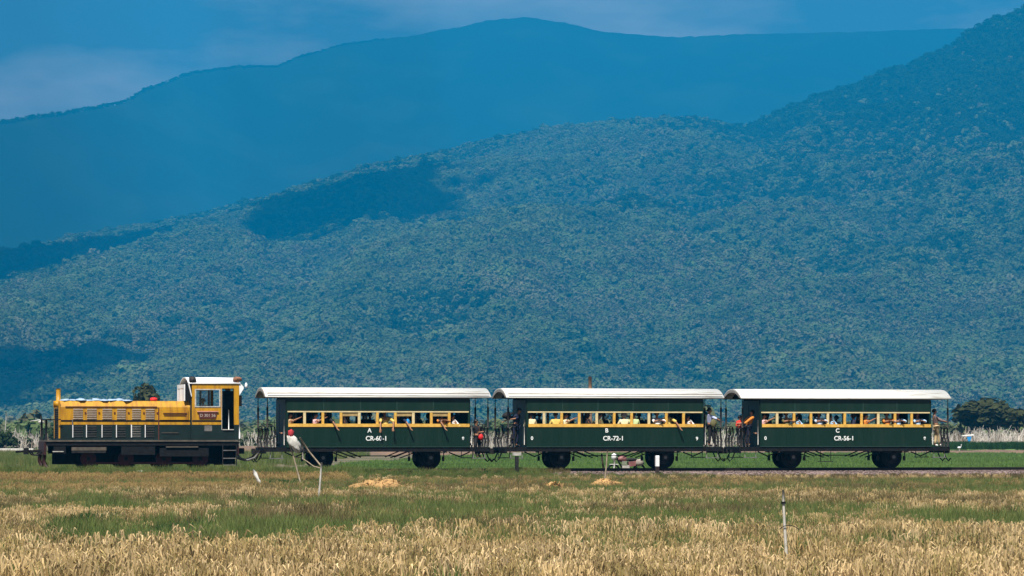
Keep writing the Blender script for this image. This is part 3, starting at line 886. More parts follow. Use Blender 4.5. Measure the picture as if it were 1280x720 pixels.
BASE = dict(pel=(0, 0, .92), sp=(0, 0, 1.08), ch=(0, .01, 1.26), nb=(0, .01, 1.40), h1=(0, -.005, 1.47), h2=(0, -.03, 1.55), h3=(0, -.02, 1.625), nose=(0, -.128, 1.54),
            shL=(.165, .01, 1.36), elL=(.23, .03, 1.10), wrL=(.24, -.05, .87), shR=(-.165, .01, 1.36), elR=(-.23, .03, 1.10), wrR=(-.24, -.05, .87),
            hiL=(.09, 0, .88), knL=(.10, -.02, .49), anL=(.10, .03, .09), toL=(.115, -.13, .035), hiR=(-.09, 0, .88), knR=(-.10, -.02, .49), anR=(-.10, .03, .09), toR=(-.115, -.13, .035))
UPPER = ('sp', 'ch', 'nb', 'h1', 'h2', 'h3', 'nose', 'shL', 'elL', 'wrL', 'shR', 'elR', 'wrR')

def pose(sit=False, phi=0.0, lean=0.0, side=0.0, head=0.0, shift=(0, 0, 0), scale=1.0, **over):
    """phi turns the whole figure (0 looks out of the near windows), lean tips the trunk forward, side to its left; over sets joints"""
    J = {k: Vector(v) for k, v in BASE.items()}
    if sit:
        for k in UPPER + ('pel', 'hiL', 'hiR'): J[k].z -= 0.38
        for s in 'LR':
            q = 1 if s == 'L' else -1
            J['kn' + s] = Vector((q * .12, -.42, .52)); J['an' + s] = Vector((q * .12, -.40, .09)); J['to' + s] = Vector((q * .13, -.56, .035))
            if sit == 'kneel':
                J['kn' + s] = Vector((q * .11, -.10, .46)); J['an' + s] = Vector((q * .11, .30, .47)); J['to' + s] = Vector((q * .11, .38, .50))
            J['el' + s] = Vector((q * .24, -.05, .74)); J['wr' + s] = Vector((q * .14, -.28, .64))
    pv = J['pel'].copy()
    rot = Matrix.Rotation(side, 3, 'Y') @ Matrix.Rotation(-lean, 3, 'X')
    for k in UPPER: J[k] = pv + rot @ (J[k] - pv)
    rz = Matrix.Rotation(phi, 3, 'Z')
    hz = Matrix.Rotation(head, 3, 'Z')
    for k in J: J[k] = rz @ J[k]
    c = J['nb'].copy()
    for k in ('h2', 'h3', 'nose'):
        J[k] = c + hz @ (J[k] - c)
    for k, v in over.items(): J[k] = Vector(v)
    for k in J: J[k] = J[k] * scale + Vector(shift)
    return J

def figure(J):
    V, E, Rr, idx = [], [], [], {}
    def add(k, p, r, par=None):
        idx[k] = len(V); V.append(p); Rr.append(r)
        if par is not None: E.append((idx[par], idx[k]))
    add('pel', J['pel'], .115)
    add('sp', J['sp'], .105, 'pel'); add('ch', J['ch'], .12, 'sp'); add('nb', J['nb'], .058, 'ch'); add('h1', J['h1'], .052, 'nb')
    add('h2', J['h2'], .088, 'h1'); add('h3', J['h3'], .074, 'h2'); add('nose', J['nose'], .016, 'h2')
    for s in 'LR':
        add('sh' + s, J['sh' + s], .058, 'ch'); add('el' + s, J['el' + s], .041, 'sh' + s); add('wr' + s, J['wr' + s], .027, 'el' + s)
        d = (J['wr' + s] - J['el' + s]).normalized()
        side = d.cross(Vector((0, 0, 1)))
        if side.length < 0.2: side = d.cross(Vector((0, 1, 0)))
        side.normalize()
        nrm = side.cross(d)
        q = 1 if s == 'L' else -1
        pm = J['wr' + s] + d * .055
        add('pm' + s, pm, .03, 'wr' + s)
        for i, (o, ln) in enumerate(((-.030, .075), (-.010, .088), (.011, .082), (.030, .064))):
            k = 'f%d%s' % (i, s)
            add(k + 'a', pm + d * .035 + side * o, .0105, 'pm' + s)
            add(k + 'b', pm + d * (.035 + ln * .55) + side * o * 1.15 + nrm * .004 * q, .009, k + 'a')
            add(k + 'c', pm + d * (.03 + ln) + side * o * 1.2 + nrm * .02 * q, .0075, k + 'b')
        add('th' + s + 'a', J['wr' + s] + d * .04 + side * .042 * q, .011, 'pm' + s)
        add('th' + s + 'b', J['wr' + s] + d * .075 + side * .058 * q + nrm * .01, .009, 'th' + s + 'a')
        add('hi' + s, J['hi' + s], .088, 'pel'); add('kn' + s, J['kn' + s], .055, 'hi' + s); add('an' + s, J['an' + s], .038, 'kn' + s); add('to' + s, J['to' + s], .034, 'an' + s)
    body = (V, E, Rr)
    def sub(keys, links, g, extra={}):
        ii = {k: i for i, k in enumerate(keys)}
        return [J[k] for k in keys], [(ii[a], ii[b]) for a, b in links], [extra.get(k, Rr[idx[k]] if k in idx else .05) + g for k in keys]
    def mid(a, b, t): return J[a].lerp(J[b], t)
    for s in 'LR':
        J['sl' + s] = mid('el' + s, 'wr' + s, 0.15)
        J['cf' + s] = mid('kn' + s, 'an' + s, 0.92)
    J['ncol'] = mid('ch', 'nb', 0.72)
    shirt = sub(('pel', 'sp', 'ch', 'ncol', 'shL', 'elL', 'slL', 'shR', 'elR', 'slR'),
                (('pel', 'sp'), ('sp', 'ch'), ('ch', 'ncol'), ('ch', 'shL'), ('shL', 'elL'), ('elL', 'slL'), ('ch', 'shR'), ('shR', 'elR'), ('elR', 'slR')),
                .018, {'ncol': .062, 'slL': .038, 'slR': .038})
    longs = dict(J)
    trousers = sub(('pel', 'hiL', 'knL', 'cfL', 'hiR', 'knR', 'cfR'), (('pel', 'hiL'), ('hiL', 'knL'), ('knL', 'cfL'), ('pel', 'hiR'), ('hiR', 'knR'), ('knR', 'cfR')),
                   .016, {'cfL': .05, 'cfR': .05})
    shoes = sub(('anL', 'toL'), (('anL', 'toL'),), .012), sub(('anR', 'toR'), (('anR', 'toR'),), .012)
    return body, shirt, trousers, shoes

def hair_mb(J, style):
    c = J['h2'].lerp(J['h3'], 0.45)
    up = (J['h3'] - J['h1']).normalized()
    fw = (J['nose'] - J['h2']); fw = (fw - up * fw.dot(up)).normalized()
    rt = fw.cross(up)
    m = MB()
    seg, rings = 14, 9
    vs, fs = [], []
    rx, ry, rz = (.104, .112, .118) if style != 'veil' else (.125, .135, .15)
    for i in range(rings + 1):
        th = math.pi * 0.62 * i / rings if style != 'veil' else math.pi * 0.86 * i / rings
        for k in range(seg):
            ph = 2 * math.pi * k / seg
            x, y, z = math.sin(th) * math.cos(ph), math.sin(th) * math.sin(ph), math.cos(th)
            f = y
            if f > 0.35 and style != 'cap': z = max(z, 0.28 if style != 'veil' else 0.34)
            q = 1 + 0.06 * mnoise.noise((x * 4, y * 4, z * 4))
            vs.append(c + rt * x * rx * q + fw * (y * ry * q - .012) + up * z * rz * q)
    for i in range(rings):
        for k in range(seg):
            k2 = (k + 1) % seg
            fs.append((i * seg + k, (i + 1) * seg + k, (i + 1) * seg + k2, i * seg + k2))
    m.add(vs, fs, True)
    if style == 'cap':
        b = [c + fw * .10 + rt * .075 + up * .04, c + fw * .19 + rt * .05 + up * .025, c + fw * .19 - rt * .05 + up * .025, c + fw * .10 - rt * .075 + up * .04]
        m.add(b + [p + up * .012 for p in b], [(0, 1, 2, 3), (7, 6, 5, 4), (0, 4, 5, 1), (1, 5, 6, 2), (2, 6, 7, 3), (3, 7, 4, 0)])
    return m

def eyes_mb(J):
    up = (J['h3'] - J['h1']).normalized()
    fw = (J['nose'] - J['h2']); fw = (fw - up * fw.dot(up)).normalized()
    rt = fw.cross(up)
    m = MB()
    for q in (-1, 1):
        m.lump(J['h2'] + fw * .082 + rt * q * .034 + up * .022, (.011, .011, .009), 1, 0.0, 1, 8, 5)
    return m

PCOL = {}
def pcol(name, c):
    if name not in PCOL: PCOL[name] = mat('cloth_' + name, c, 0.8, 0.12, 12.0)
    return PCOL[name]
CLOTH = {'black': (.012, .012, .014), 'navy': (.014, .018, .045), 'yellow': (.62, .46, .12), 'cream': (.68, .62, .40), 'white': (.78, .76, .74), 'blue': (.02, .26, .60), 'lightblue': (.38, .58, .80),
         'orange': (.58, .20, .03), 'red': (.62, .03, .02), 'brown': (.12, .075, .06), 'olive': (.12, .11, .045), 'grey': (.16, .16, .17), 'maroon': (.12, .02, .04), 'khaki': (.55, .42, .24), 'pink': (.62, .38, .38),
         'palegreen': (.50, .62, .32), 'lilac': (.42, .46, .68), 'tan': (.45, .30, .15), 'dark': (.018, .014, .016), 'mauve': (.17, .12, .115), 'skyblue': (.45, .55, .72)}
MESHES = {}
def person(key, J, loc, shirt, trousers, hair, label, group=None, cap=None, eyes=True, shoe='black', rz=TH):
    """a figure as one skinned body; clothes, hair and eyes are its children; alike poses share meshes"""
    if key not in MESHES:
        body, sh, tr, shoes = figure(J)
        sh1 = [skin_mesh(*s, M['hair']) for s in shoes]
        MESHES[key] = (skin_mesh(*body, M['skin']), skin_mesh(*sh, M['hair']), skin_mesh(*tr, M['hair']), sh1, J)
    b, s, t, sh1, J = MESHES[key]
    o = mesh_obj('person', b, None, loc, rz)
    tag(o, label, 'person', group)
    def child(name, me, m):
        c = mesh_obj(name, me, o)
        c.material_slots[0].link = 'OBJECT'
        c.material_slots[0].material = m
        return c
    child('shirt', s, pcol(shirt, CLOTH[shirt]))
    child('trousers', t, pcol(trousers, CLOTH[trousers]))
    for k in sh1: child('shoe', k, pcol(shoe, CLOTH[shoe]))
    hk = key + hair
    if hk not in MESHES: MESHES[hk] = hair_mb(J, hair).mesh('hair', M['hair'])
    child({'cap': 'cap', 'veil': 'headscarf'}.get(hair, 'hair'), MESHES[hk], M['hair'] if not cap else pcol(cap, CLOTH[cap]))
    ek = key + 'eyes'
    if ek not in MESHES: MESHES[ek] = eyes_mb(J).mesh('eyes', M['hair'])
    child('eyes', MESHES[ek], M['black'])
    return o

FL = 0.93
def seated(**k): return pose(sit=True, **k)
POSES = {
    # wall plane of the near side is y = 0 in these poses, the seat runs just behind it
    'back': lambda: seated(phi=R(180), shift=(0, .14, .09)),
    'turn_right': lambda: seated(phi=R(100), shift=(0, .22, .09)),
    'turn_left': lambda: seated(phi=R(-100), shift=(0, .22, .09)),
    'elbow_right': lambda: pose(sit='kneel', phi=R(60), shift=(0, .16, .07), elL=(.10, -.18, .96), wrL=(.33, -.12, 1.06), shL=(.06, -.10, .98), elR=(-.02, .16, .76), wrR=(.10, .12, .66)),
    'lean_out': lambda: pose(sit='kneel', phi=0, lean=R(22), shift=(0, .20, .22), elL=(.26, -.28, .80), wrL=(.22, -.42, .54), elR=(-.26, -.28, .80), wrR=(-.30, -.42, .50), head=R(15)),
    'arm_down': lambda: pose(sit='kneel', phi=R(20), lean=R(14), shift=(0, .19, .18), elL=(.20, -.26, .85), wrL=(.34, -.40, .60), head=R(20), elR=(-.12, .02, .80), wrR=(.02, -.02, .70)),
    'folded': lambda: pose(sit='kneel', phi=0, lean=R(16), shift=(0, .20, .16), elL=(.24, -.22, .87), wrL=(.05, -.30, .90), elR=(-.24, -.22, .87), wrR=(-.05, -.31, .90)),
    'slump': lambda: seated(phi=R(100), lean=R(20), side=R(10), shift=(0, .17, .05)),
    'far': lambda: seated(phi=0, shift=(0, 2.05, .08)),
    'far_turn': lambda: seated(phi=R(55), shift=(0, 2.05, .05), head=R(15)),
    'far_lean': lambda: seated(phi=R(-40), lean=R(18), shift=(0, 2.08, .02)),
    'aisle': lambda: pose(phi=R(90), shift=(0, 1.15, -.12)),
}
ORD = ['first', 'second', 'third', 'fourth', 'fifth', 'sixth', 'seventh', 'eighth', 'ninth', 'last']
def passenger(car, win, dx, pz, shirt, hair, what, cap=None, trousers='navy'):
    x = -3.57 + 0.78 * (win - 1) + dx
    lab = '%s at the %s window of carriage %s' % (what, ORD[win - 1], car)
    o = person('p_' + pz, POSES[pz](), tp(CARS[car] + x, -1.16, FL), shirt, trousers, hair, lab, 'passengers sitting at the carriage windows', cap)
    o.scale = (1.07, 1.07, 1.07)
PAX = [
    ('A', 1, -.22, 'elbow_right', 'tan', 'short', 'passenger resting an elbow on the sill'), ('A', 1, .18, 'far', 'dark', 'short', 'dark figure on the far bench'),
    ('A', 2, .10, 'elbow_right', 'pink', 'short', 'passenger with bare forearm raised'), ('A', 2, -.2, 'far_turn', 'black', 'veil', 'black veiled figure on the far bench'),
    ('A', 3, -.20, 'arm_down', 'black', 'short', 'passenger in black with one hand over the sill'),
    ('A', 4, -.22, 'turn_right', 'dark', 'short', 'upright dark clothed passenger'), ('A', 4, .18, 'far_lean', 'dark', 'short', 'stooping dark figure on the far bench'),
    ('A', 5, -.18, 'aisle', 'dark', 'short', 'dark figure standing in the aisle'), ('A', 5, .24, 'far', 'navy', 'short', 'dark head on the far bench'),
    ('A', 6, .02, 'lean_out', 'yellow', 'cap', 'passenger in yellow shirt and pale cap leaning out', 'cream'), ('A', 6, -.26, 'far', 'black', 'short', 'dark figure on the far bench'),
    ('A', 7, -.16, 'arm_down', 'navy', 'short', 'passenger hanging a bare forearm out'), ('A', 7, .20, 'turn_left', 'blue', 'short', 'passenger in bright blue shirt'),
    ('A', 8, -.05, 'aisle', 'grey', 'short', 'grey clothed figure standing in the aisle'), ('A', 8, .25, 'far', 'dark', 'short', 'dark figure on the far bench'),
    ('A', 9, -.22, 'arm_down', 'black', 'short', 'passenger in black hanging an arm out'), ('A', 9, .16, 'folded', 'orange', 'short', 'passenger in orange shirt with folded arms'),
    ('A', 10, .04, 'slump', 'white', 'short', 'slumped passenger in white shirt'), ('A', 10, -.1, 'far_turn', 'navy', 'short', 'navy clothed figure on the far bench'),
    ('B', 1, -.16, 'back', 'cream', 'short', 'passenger in cream shirt seen from behind'), ('B', 1, .26, 'far_lean', 'black', 'short', 'dark figure on the far bench'),
    ('B', 2, .17, 'back', 'yellow', 'short', 'passenger in pale yellow shirt seen from behind'), ('B', 2, -.25, 'far', 'dark', 'short', 'dark figure on the far bench'),
    ('B', 3, -.18, 'elbow_right', 'cream', 'short', 'passenger in cream shirt with elbow on the sill'), ('B', 3, .3, 'far', 'black', 'veil', 'black veiled figure on the far bench'),
    ('B', 4, .04, 'turn_right', 'dark', 'veil', 'passenger in black headscarf'), ('B', 4, -.27, 'far', 'dark', 'short', 'dark figure on the far bench'),
    ('B', 5, -.2, 'turn_right', 'olive', 'short', 'passenger in olive shirt'), ('B', 5, .22, 'far_lean', 'navy', 'short', 'stooping figure on the far bench'),
    ('B', 6, .10, 'back', 'cream', 'veil', 'passenger in grey headscarf and cream shirt', 'grey'), ('B', 6, -.26, 'far', 'navy', 'short', 'dark figure on the far bench'),
    ('B', 7, -.24, 'back', 'palegreen', 'short', 'passenger in pale green shirt seen from behind'), ('B', 7, .15, 'far_lean', 'black', 'short', 'dark figure on the far bench'),
    ('B', 8, .08, 'folded', 'white', 'short', 'passenger in white shirt with folded arms'), ('B', 8, -.2, 'far', 'dark', 'short', 'dark figure on the far bench'),
    ('B', 9, -.20, 'arm_down', 'yellow', 'cap', 'passenger in white cap and yellow shirt', 'white'), ('B', 9, .24, 'far_lean', 'maroon', 'short', 'dark head on the far bench'),
    ('B', 10, .10, 'slump', 'white', 'short', 'slumped passenger in white shirt'), ('B', 10, -.1, 'far_turn', 'brown', 'veil', 'brown veiled figure on the far bench'),
    ('C', 1, -.18, 'elbow_right', 'pink', 'short', 'passenger in pink shirt resting an arm'), ('C', 1, .25, 'far_lean', 'black', 'short', 'dark figure on the far bench'),
    ('C', 2, .16, 'folded', 'olive', 'cap', 'passenger in olive cap leaning on the sill', 'olive'), ('C', 2, -.14, 'far', 'navy', 'veil', 'dark veiled figure on the far bench'),
    ('C', 3, .02, 'slump', 'lightblue', 'short', 'slumped passenger in light blue shirt'), ('C', 3, -.26, 'far', 'dark', 'short', 'dark figure on the far bench'),
    ('C', 4, .10, 'folded', 'skyblue', 'veil', 'passenger in dark headscarf and pale blue sleeves'), ('C', 4, -.2, 'far_turn', 'dark', 'short', 'dark figure on the far bench'),
    ('C', 5, .05, 'slump', 'lightblue', 'short', 'slumped passenger in light blue shirt'), ('C', 5, -.22, 'far', 'black', 'short', 'dark figure on the far bench'),
    ('C', 6, .10, 'turn_left', 'navy', 'veil', 'passenger in dark headscarf'), ('C', 6, -.05, 'far_lean', 'skyblue', 'short', 'pale blue clothed figure on the far bench'),
    ('C', 7, -.14, 'elbow_right', 'orange', 'short', 'passenger in orange shirt resting an elbow'), ('C', 7, .22, 'far', 'black', 'short', 'dark figure on the far bench'),
    ('C', 8, .14, 'folded', 'orange', 'short', 'passenger in orange shirt with folded arms'), ('C', 8, -.24, 'far_turn', 'navy', 'short', 'dark figure on the far bench'),
    ('C', 9, -.14, 'folded', 'lightblue', 'cap', 'passenger in red cap and light blue shirt', 'red'), ('C', 9, .22, 'aisle', 'dark', 'short', 'dark figure standing in the aisle'),
    ('C', 10, .02, 'folded', 'lightblue', 'veil', 'passenger in maroon headscarf and light blue shirt', 'maroon'),
]
for q in PAX: passenger(*q)
for car in 'ABC':
    for w in range(1, 11):
        near = [q[2] for q in PAX if q[0] == car and q[1] == w]
        for dx in (-.30, -.02, .28):
            if min(abs(dx - e) for e in near) > .17 and rnd.random() < .85:
                k = rnd.choice(['far', 'far_turn', 'far_lean', 'aisle'])
                passenger(car, w, dx + rnd.uniform(-.03, .03), k, rnd.choice(['black', 'dark', 'navy', 'grey']), rnd.choice(['short', 'short', 'veil']),
                          {'aisle': 'dark standing figure', 'far': 'another dark head', 'far_turn': 'another turned dark head', 'far_lean': 'another bowed dark head'}[k] +
                          {-.30: ' toward the left post', -.02: ' in the middle', .28: ' toward the right post'}[dx])

# people on the open platforms
def ax(px, b): return along(px, b)
bY = -1.05
o = person('step_rider', pose(phi=R(35), lean=R(6), side=R(-4), scale=.97, elR=(-.30, -.05, 1.22), wrR=(-.46, .10, 1.30), elL=(.26, -.12, 1.14), wrL=(.05, -.22, 1.12), knR=(-.16, -.16, .5), anR=(-.06, -.02, .12), toR=(-.04, -.18, .05)),
           tp(ax(597, bY), bY, 0.475), 'black', 'black', 'short', 'person in black riding on the rear step of carriage A')
m = MB().lump((0, 0, 0), (.12, .07, .13), 4, 0.2)
o = m.build('shoulder_bag', M['red'], None, tp(ax(599, bY) + 0.02, bY - 0.19, 1.36), TH)
tag(o, 'bright red bag held against the stomach of the person in black', 'bag')
bY = -0.75
person('rail_leaner', pose(phi=R(50), lean=R(-12), side=R(0), elR=(-.30, -.10, 1.22), wrR=(-.52, -.12, 1.12), elL=(-.05, -.25, 1.22), wrL=(-.32, -.25, 1.18), anR=(-.22, -.05, .09), toR=(-.34, -.08, .035), knR=(-.14, -.06, .5)),
       tp(ax(645, bY), bY, FL), 'navy', 'navy', 'short', 'person in navy clothes leaning back on the front platform of carriage B')
m = MB().lump((0, 0, 0), (.20, .14, .15), 9, 0.4, 2.0).lump((.2, .02, .08), (.13, .08, .05), 3, 0.3)
o = m.build('rucksack', pcol('black', CLOTH['black']), None, tp(ax(632, bY), bY - 0.22, 2.28), TH)
tag(o, 'black rucksack held out by the person in navy clothes', 'bag')
bY = -0.85
person('post_holder', pose(phi=R(70), lean=R(2), head=R(10), elL=(.26, -.16, 1.22), wrL=(.42, -.18, 1.14), elR=(.18, .2, 1.18), wrR=(.36, .12, 1.20), knL=(.13, -.05, .5), anL=(.22, -.06, .09), toL=(.37, -.05, .035)),
       tp(ax(887, bY), bY, FL), 'lilac', 'black', 'short', 'person in pale blue shirt holding the rear post of carriage B')
m = MB().lump((0, 0, 0), (.14, .08, .19), 8, 0.25)
o = m.build('satchel', pcol('olive', CLOTH['olive']), None, tp(ax(889.5, bY) + .02, bY - 0.2, 1.95), TH)
tag(o, 'olive satchel hanging before the person in pale blue shirt', 'bag')
bY = -0.8
person('hunched', pose(phi=R(-80), lean=R(20), scale=.97, elL=(-.2, -.2, 1.06), wrL=(-.42, -.12, 1.05), elR=(-.16, .18, 1.08), wrR=(-.4, .10, 1.06)), tp(ax(935, bY), bY, FL), 'orange', 'navy', 'short',
       'person in orange top and navy trousers hunched on the front platform of carriage C')
bY = -0.3
person('child_stand', pose(phi=R(20), scale=.80, elR=(-.24, -.12, 1.12), wrR=(-.05, -.26, 1.16)), tp(ax(925, bY), bY, FL), 'red', 'grey', 'short',
       'short person in red top and grey trousers behind the gate of carriage C')
bY = -0.9
person('tail_rider', pose(phi=R(80), lean=R(8), scale=.99, elL=(.24, -.12, 1.16), wrL=(.46, -.12, 1.12), elR=(.2, .16, 1.16), wrR=(.44, .1, 1.12), knR=(.12, .05, .5), anR=(.2, .1, .1), toR=(.34, .12, .035)),
       tp(ax(1170, bY), bY, FL), 'mauve', 'khaki', 'short', 'person in brown shirt and khaki trousers on the rear platform of carriage C', shoe='white')
# driver in the cab
bY = -0.75
person('driver', seated(phi=R(-60), shift=(0, 0, .28)), tp(ax(254, bY), bY, 1.27 + 0.12), 'white', 'navy', 'short', 'driver in white shirt behind the cab window of the locomotive')

# ------------------------------------------------------------------ things in the fields
def stick(name, p0, p1, r, material, label, cat, bend=0.03, group=None, n=6, knots=0):
    p0, p1 = Vector(p0), Vector(p1)
    L = (p1 - p0).length
    pts = []
    for i in range(n + 1):
        t = i / n
        pts.append((p0.lerp(p1, t) - p0) + Vector((mnoise.noise((p0.x, t * 3, 1)), mnoise.noise((p0.x, t * 3, 7)), 0)) * bend * L * math.sin(math.pi * t))
    m = MB().tube(pts, r, 8, r * 0.7)
    o = m.build(name, material, None, p0)
    return tag(o, label, cat, group)
def pz(px, py, d):
    return Vector(((px - 640) / F * d, d, ZC + (545 - py) / F * d))

o = stick('fence_post', pz(983.5, 708, 50), pz(979, 612, 50), .026, M['wood_pale'], 'bleached wooden post in the stubble, nearest to the camera', 'post', .02)
m = MB().tube([pz(975, 661, 50) - o.location, pz(979, 658, 49.96) - o.location, pz(985, 656.5, 49.95) - o.location, pz(993, 658, 49.95) - o.location, pz(999, 662, 49.95) - o.location], .007, 6)
m.build('wire_tie', M['black'], o)
MB().tube([pz(979.2, 627, 50) - o.location, pz(979.6, 630, 50) - o.location], .036, 8).build('knot', M['black'], o)
MB().tube([pz(983, 700, 50) - o.location, pz(983.4, 704, 50) - o.location], .034, 8).build('knot', M['black'], o)
stick('fence_post', pz(397, 640, 92), pz(402, 578, 92), .034, M['wood_pale'], 'slim pale leaning post below the front wheels of carriage A', 'post', .006)
stick('stake', pz(755.5, 604, 132), pz(759.5, 562, 132), .035, M['wood'], 'thin wooden stake standing under the letter number of carriage B', 'stake', .03)
stick('stake', tp(ax(756, 3.0), 3.0, -.5), tp(ax(752, 3.0), 3.0, .62), .05, mat('dark_bark', (.06, .04, .03)), 'dark forked stake beyond the track under carriage B', 'stake', .03)
# scarecrow of sticks, white bag and red cloth
SD = 118.0
scp = pz(377, 610, SD)
sc = empty('scarecrow', scp, 0, 'scarecrow of crossed sticks with a white bag and red cloth', 'scarecrow')
def rel(px, py, d=SD): return pz(px, py, d) - scp
MB().tube([rel(378, 612), rel(372, 590), rel(366, 568), rel(356, 539)], .03, 7, .02).build('pole', M['wood'], sc)
MB().tube([rel(375, 547, SD - .3), rel(386, 564, SD - .2), rel(401, 582, SD)], .032, 7, .025).build('cross_stick', M['wood'], sc)
MB().tube([rel(378, 552), rel(378.5, 574)], .04, 7, .03).build('prop', mat('grey_wood', (.16, .14, .12)), sc)
MB().tube([rel(366, 571), rel(376, 572), rel(384, 577), rel(392, 583), rel(400, 585)], .022, 6).build('rope', M['wood'], sc)
m = MB()
c = rel(368, 554)
vs = []
ang = R(28)
tmp = MB().lump((0, 0, 0), (.18, .14, .34), 2, 0.55, 2.2, 16, 12)
rm = Matrix.Rotation(-ang, 3, 'Y')
m.add([Vector(c) - Vector((0, .12, 0)) + rm @ Vector(v) for v in tmp.v], tmp.f, True)
m.build('bag', mat('bag_cloth', (.46, .45, .41), .85, .15, 9, .3), sc)
m = MB().lump(Vector(rel(364, 542)) - Vector((0, .1, 0)), (.11, .10, .15), 7, 0.35, 2.0)
m.build('head_cloth', mat('faded_red', (.36, .03, .035), .8, .3, 9), sc)
# torn white bag on a stick
q = pz(323, 609, 121)
def rl(px, py): return pz(px, py, 121) - q
m = MB().tube([rl(316.5, 587), rl(319, 592), rl(322.5, 599), rl(326, 604), rl(328.5, 611)], [.03, .075, .045, .04, .02], 8)
m.tube([rl(320, 597), rl(323, 604), rl(326, 606)], .035, 7, .03)
tag(m.build('plastic_rag', M['cloth_white'], None, q), 'torn white plastic rag tilted in the grass behind the locomotive cab', 'rag')
# markers beside the track
mk = empty('marker_post', tp(ax(821.5, -2.0), -2.0, -.30), TH, 'white marker post with dark foot before the rear wheel of carriage B', 'marker post')
MB().prism_x([(-.07, .40), (.07, .40), (.07, .80), (.04, .86), (-.04, .86), (-.07, .80)], -.075, .075).build('post_top', M['white'], mk)
MB().box(-.07, .07, -.065, .065, -.1, .40).build('post_foot', mat('foot_brown', (.03, .02, .02)), mk)
sg = empty('point_lever', tp(ax(646, -1.9), -1.9, -.26), TH, 'dark post with a pale box on top beside the front step of carriage B', 'lever')
MB().box(-.07, .07, -.06, .06, -.05, .80).build('stand', M['iron'], sg)
MB().box(-.17, .17, -.09, .09, .83, .96).build('weight', M['paleiron'], sg)
MB().box(-.10, .16, -.1, .1, -.06, .09).build('foot', M['wood'], sg)
sw = empty('step_stirrup', tp(ax(1032, -.9), -.9, 0), TH)
for x in (-.2, .2):
    pass
bpy.data.objects.remove(sw)
# straw heaps
for i, (px, py, w, h, lab) in enumerate(((474, 619, 2.0, .52, 'long orange straw heap before carriage A'), (693, 618, .8, .36, 'small pale straw heap before carriage B'),
                                         (757, 615, 1.3, .42, 'round orange straw heap below the thin wooden stake'))):
    d = dist(py)
    m = MB()
    m.lump((0, 0, 0), (w * .52, w * .4, h), i + 3, .35, 2.2, 26, 12, squash=-.1)
    o = m.build('straw_heap', M['straw_heap'], None, at(px, d, GZ))
    tag(o, lab, 'straw heap', 'straw heaps on the field edge')
    r2 = random.Random(i)
    mm = MB()
    for k in range(260):
        t, rr = r2.uniform(0, 6.28), math.sqrt(r2.random())
        x, y = w * .52 * rr * math.cos(t), w * .4 * rr * math.sin(t)
        z = h * math.sqrt(max(0, 1 - rr * rr)) * .98
        u = r2.uniform(0, 6.28); L = r2.uniform(.08, .2)
        e = Vector((math.cos(u) * L, math.sin(u) * L, r2.uniform(-.04, .10)))
        s = Vector((-math.sin(u), math.cos(u), 0)) * .012
        p = Vector((x, y, z))
        mm.add([p - s, p + s, p + e + s, p + e - s], [(0, 1, 2, 3)])
    st = mm.build('straw', M['straw_heap'], o)
    st['kind'] = 'stuff'

# parked motorbike beyond the track, seen under carriage B
mbk = empty('motorcycle', tp(ax(783, 5.0), 5.0, -.46), TH, 'maroon motorcycle with pale fairing parked beyond the track under carriage B', 'motorcycle')
mt = MB()
for x in (-.60, .60):
    ring = [(x + .27 * math.cos(t), 0, .30 + .27 * math.sin(t)) for t in np.linspace(0, 2 * math.pi, 21)]
    w = MB().tube(ring, .045, 8).build('wheel', M['black'], mbk)
    MB().tube([(x, -.05, .30), (x, .05, .30)], .08, 10).build('hub', M['paleiron'], w)
MB().lump((.22, 0, .80), (.36, .13, .07), 2, .2).build('seat', M['iron'], mbk)
MB().lump((-.20, 0, .82), (.24, .14, .14), 5, .25).build('fuel_tank', mat('dusty_maroon', (.20, .09, .085), .5, .3, 6), mbk)
m = MB().cbox(-.05, 0, .42, .34, .22, .26)
for k in range(5):
    m.cbox(-.12, 0, .58 + k * .035, .22, .26, .014)
m.build('engine', M['paleiron'], mbk)
MB().prism_y([(.05, .70), (.45, .74), (.40, .52), (.12, .48)], -.13, .13).build('side_panel', mat('faded_maroon', (.24, .10, .10), .5, .3, 6), mbk)
m = MB()
for sy in (-.05, .05):
    m.tube([(-.50, sy, .92), (-.12, sy, .30), (.30, sy, .30), (.60, sy, .30), (.18, sy, .74), (-.46, sy, .86)], .024, 6)
m.build('frame', M['iron'], mbk)
MB().lump((-.58, 0, .92), (.13, .16, .16), 7, .2).build('headlamp_cowl', M['white'], mbk)
MB().tube([(-.48, -.33, 1.02), (-.52, 0, .98), (-.48, .33, 1.02)], .02, 7).build('handlebar', M['iron'], mbk)
m = MB()
for sy in (-.07, .07):
    m.tube([(-.52, sy, .95), (-.62, sy, .30)], .028, 7)
m.build('front_fork', M['paleiron'], mbk)
m = MB().box(-.78, -.36, -.06, .06, .575, .60)
m.build('mudguard', M['white'], mbk)
MB().tube([(.1, -.13, .3), (.5, -.14, .28), (.85, -.14, .36)], .045, 8).build('exhaust_pipe', M['paleiron'], mbk)
MB().lump((.58, -.10, .66), (.20, .10, .17), 9, .3).build('saddle_bag', mat('grey_canvas', (.28, .24, .21), .9, .2, 9), mbk)

# pale rubble on the bank by the locomotive
for i, (px, w) in enumerate(((171, .22), (178, .30), (184, .16))):
    m = MB().lump((0, 0, .03), (w, .14, .07), i, .4, 2)
    o = m.build('lime_stone', M['white'], None, tp(ax(px, -1.7), -1.7, -.12))
    tag(o, ['white lump lying under the locomotive, leftmost of three', 'white lump lying under the locomotive, longest of three', 'white lump lying under the locomotive, rightmost of three'][i], 'stone', 'white lumps under the locomotive')

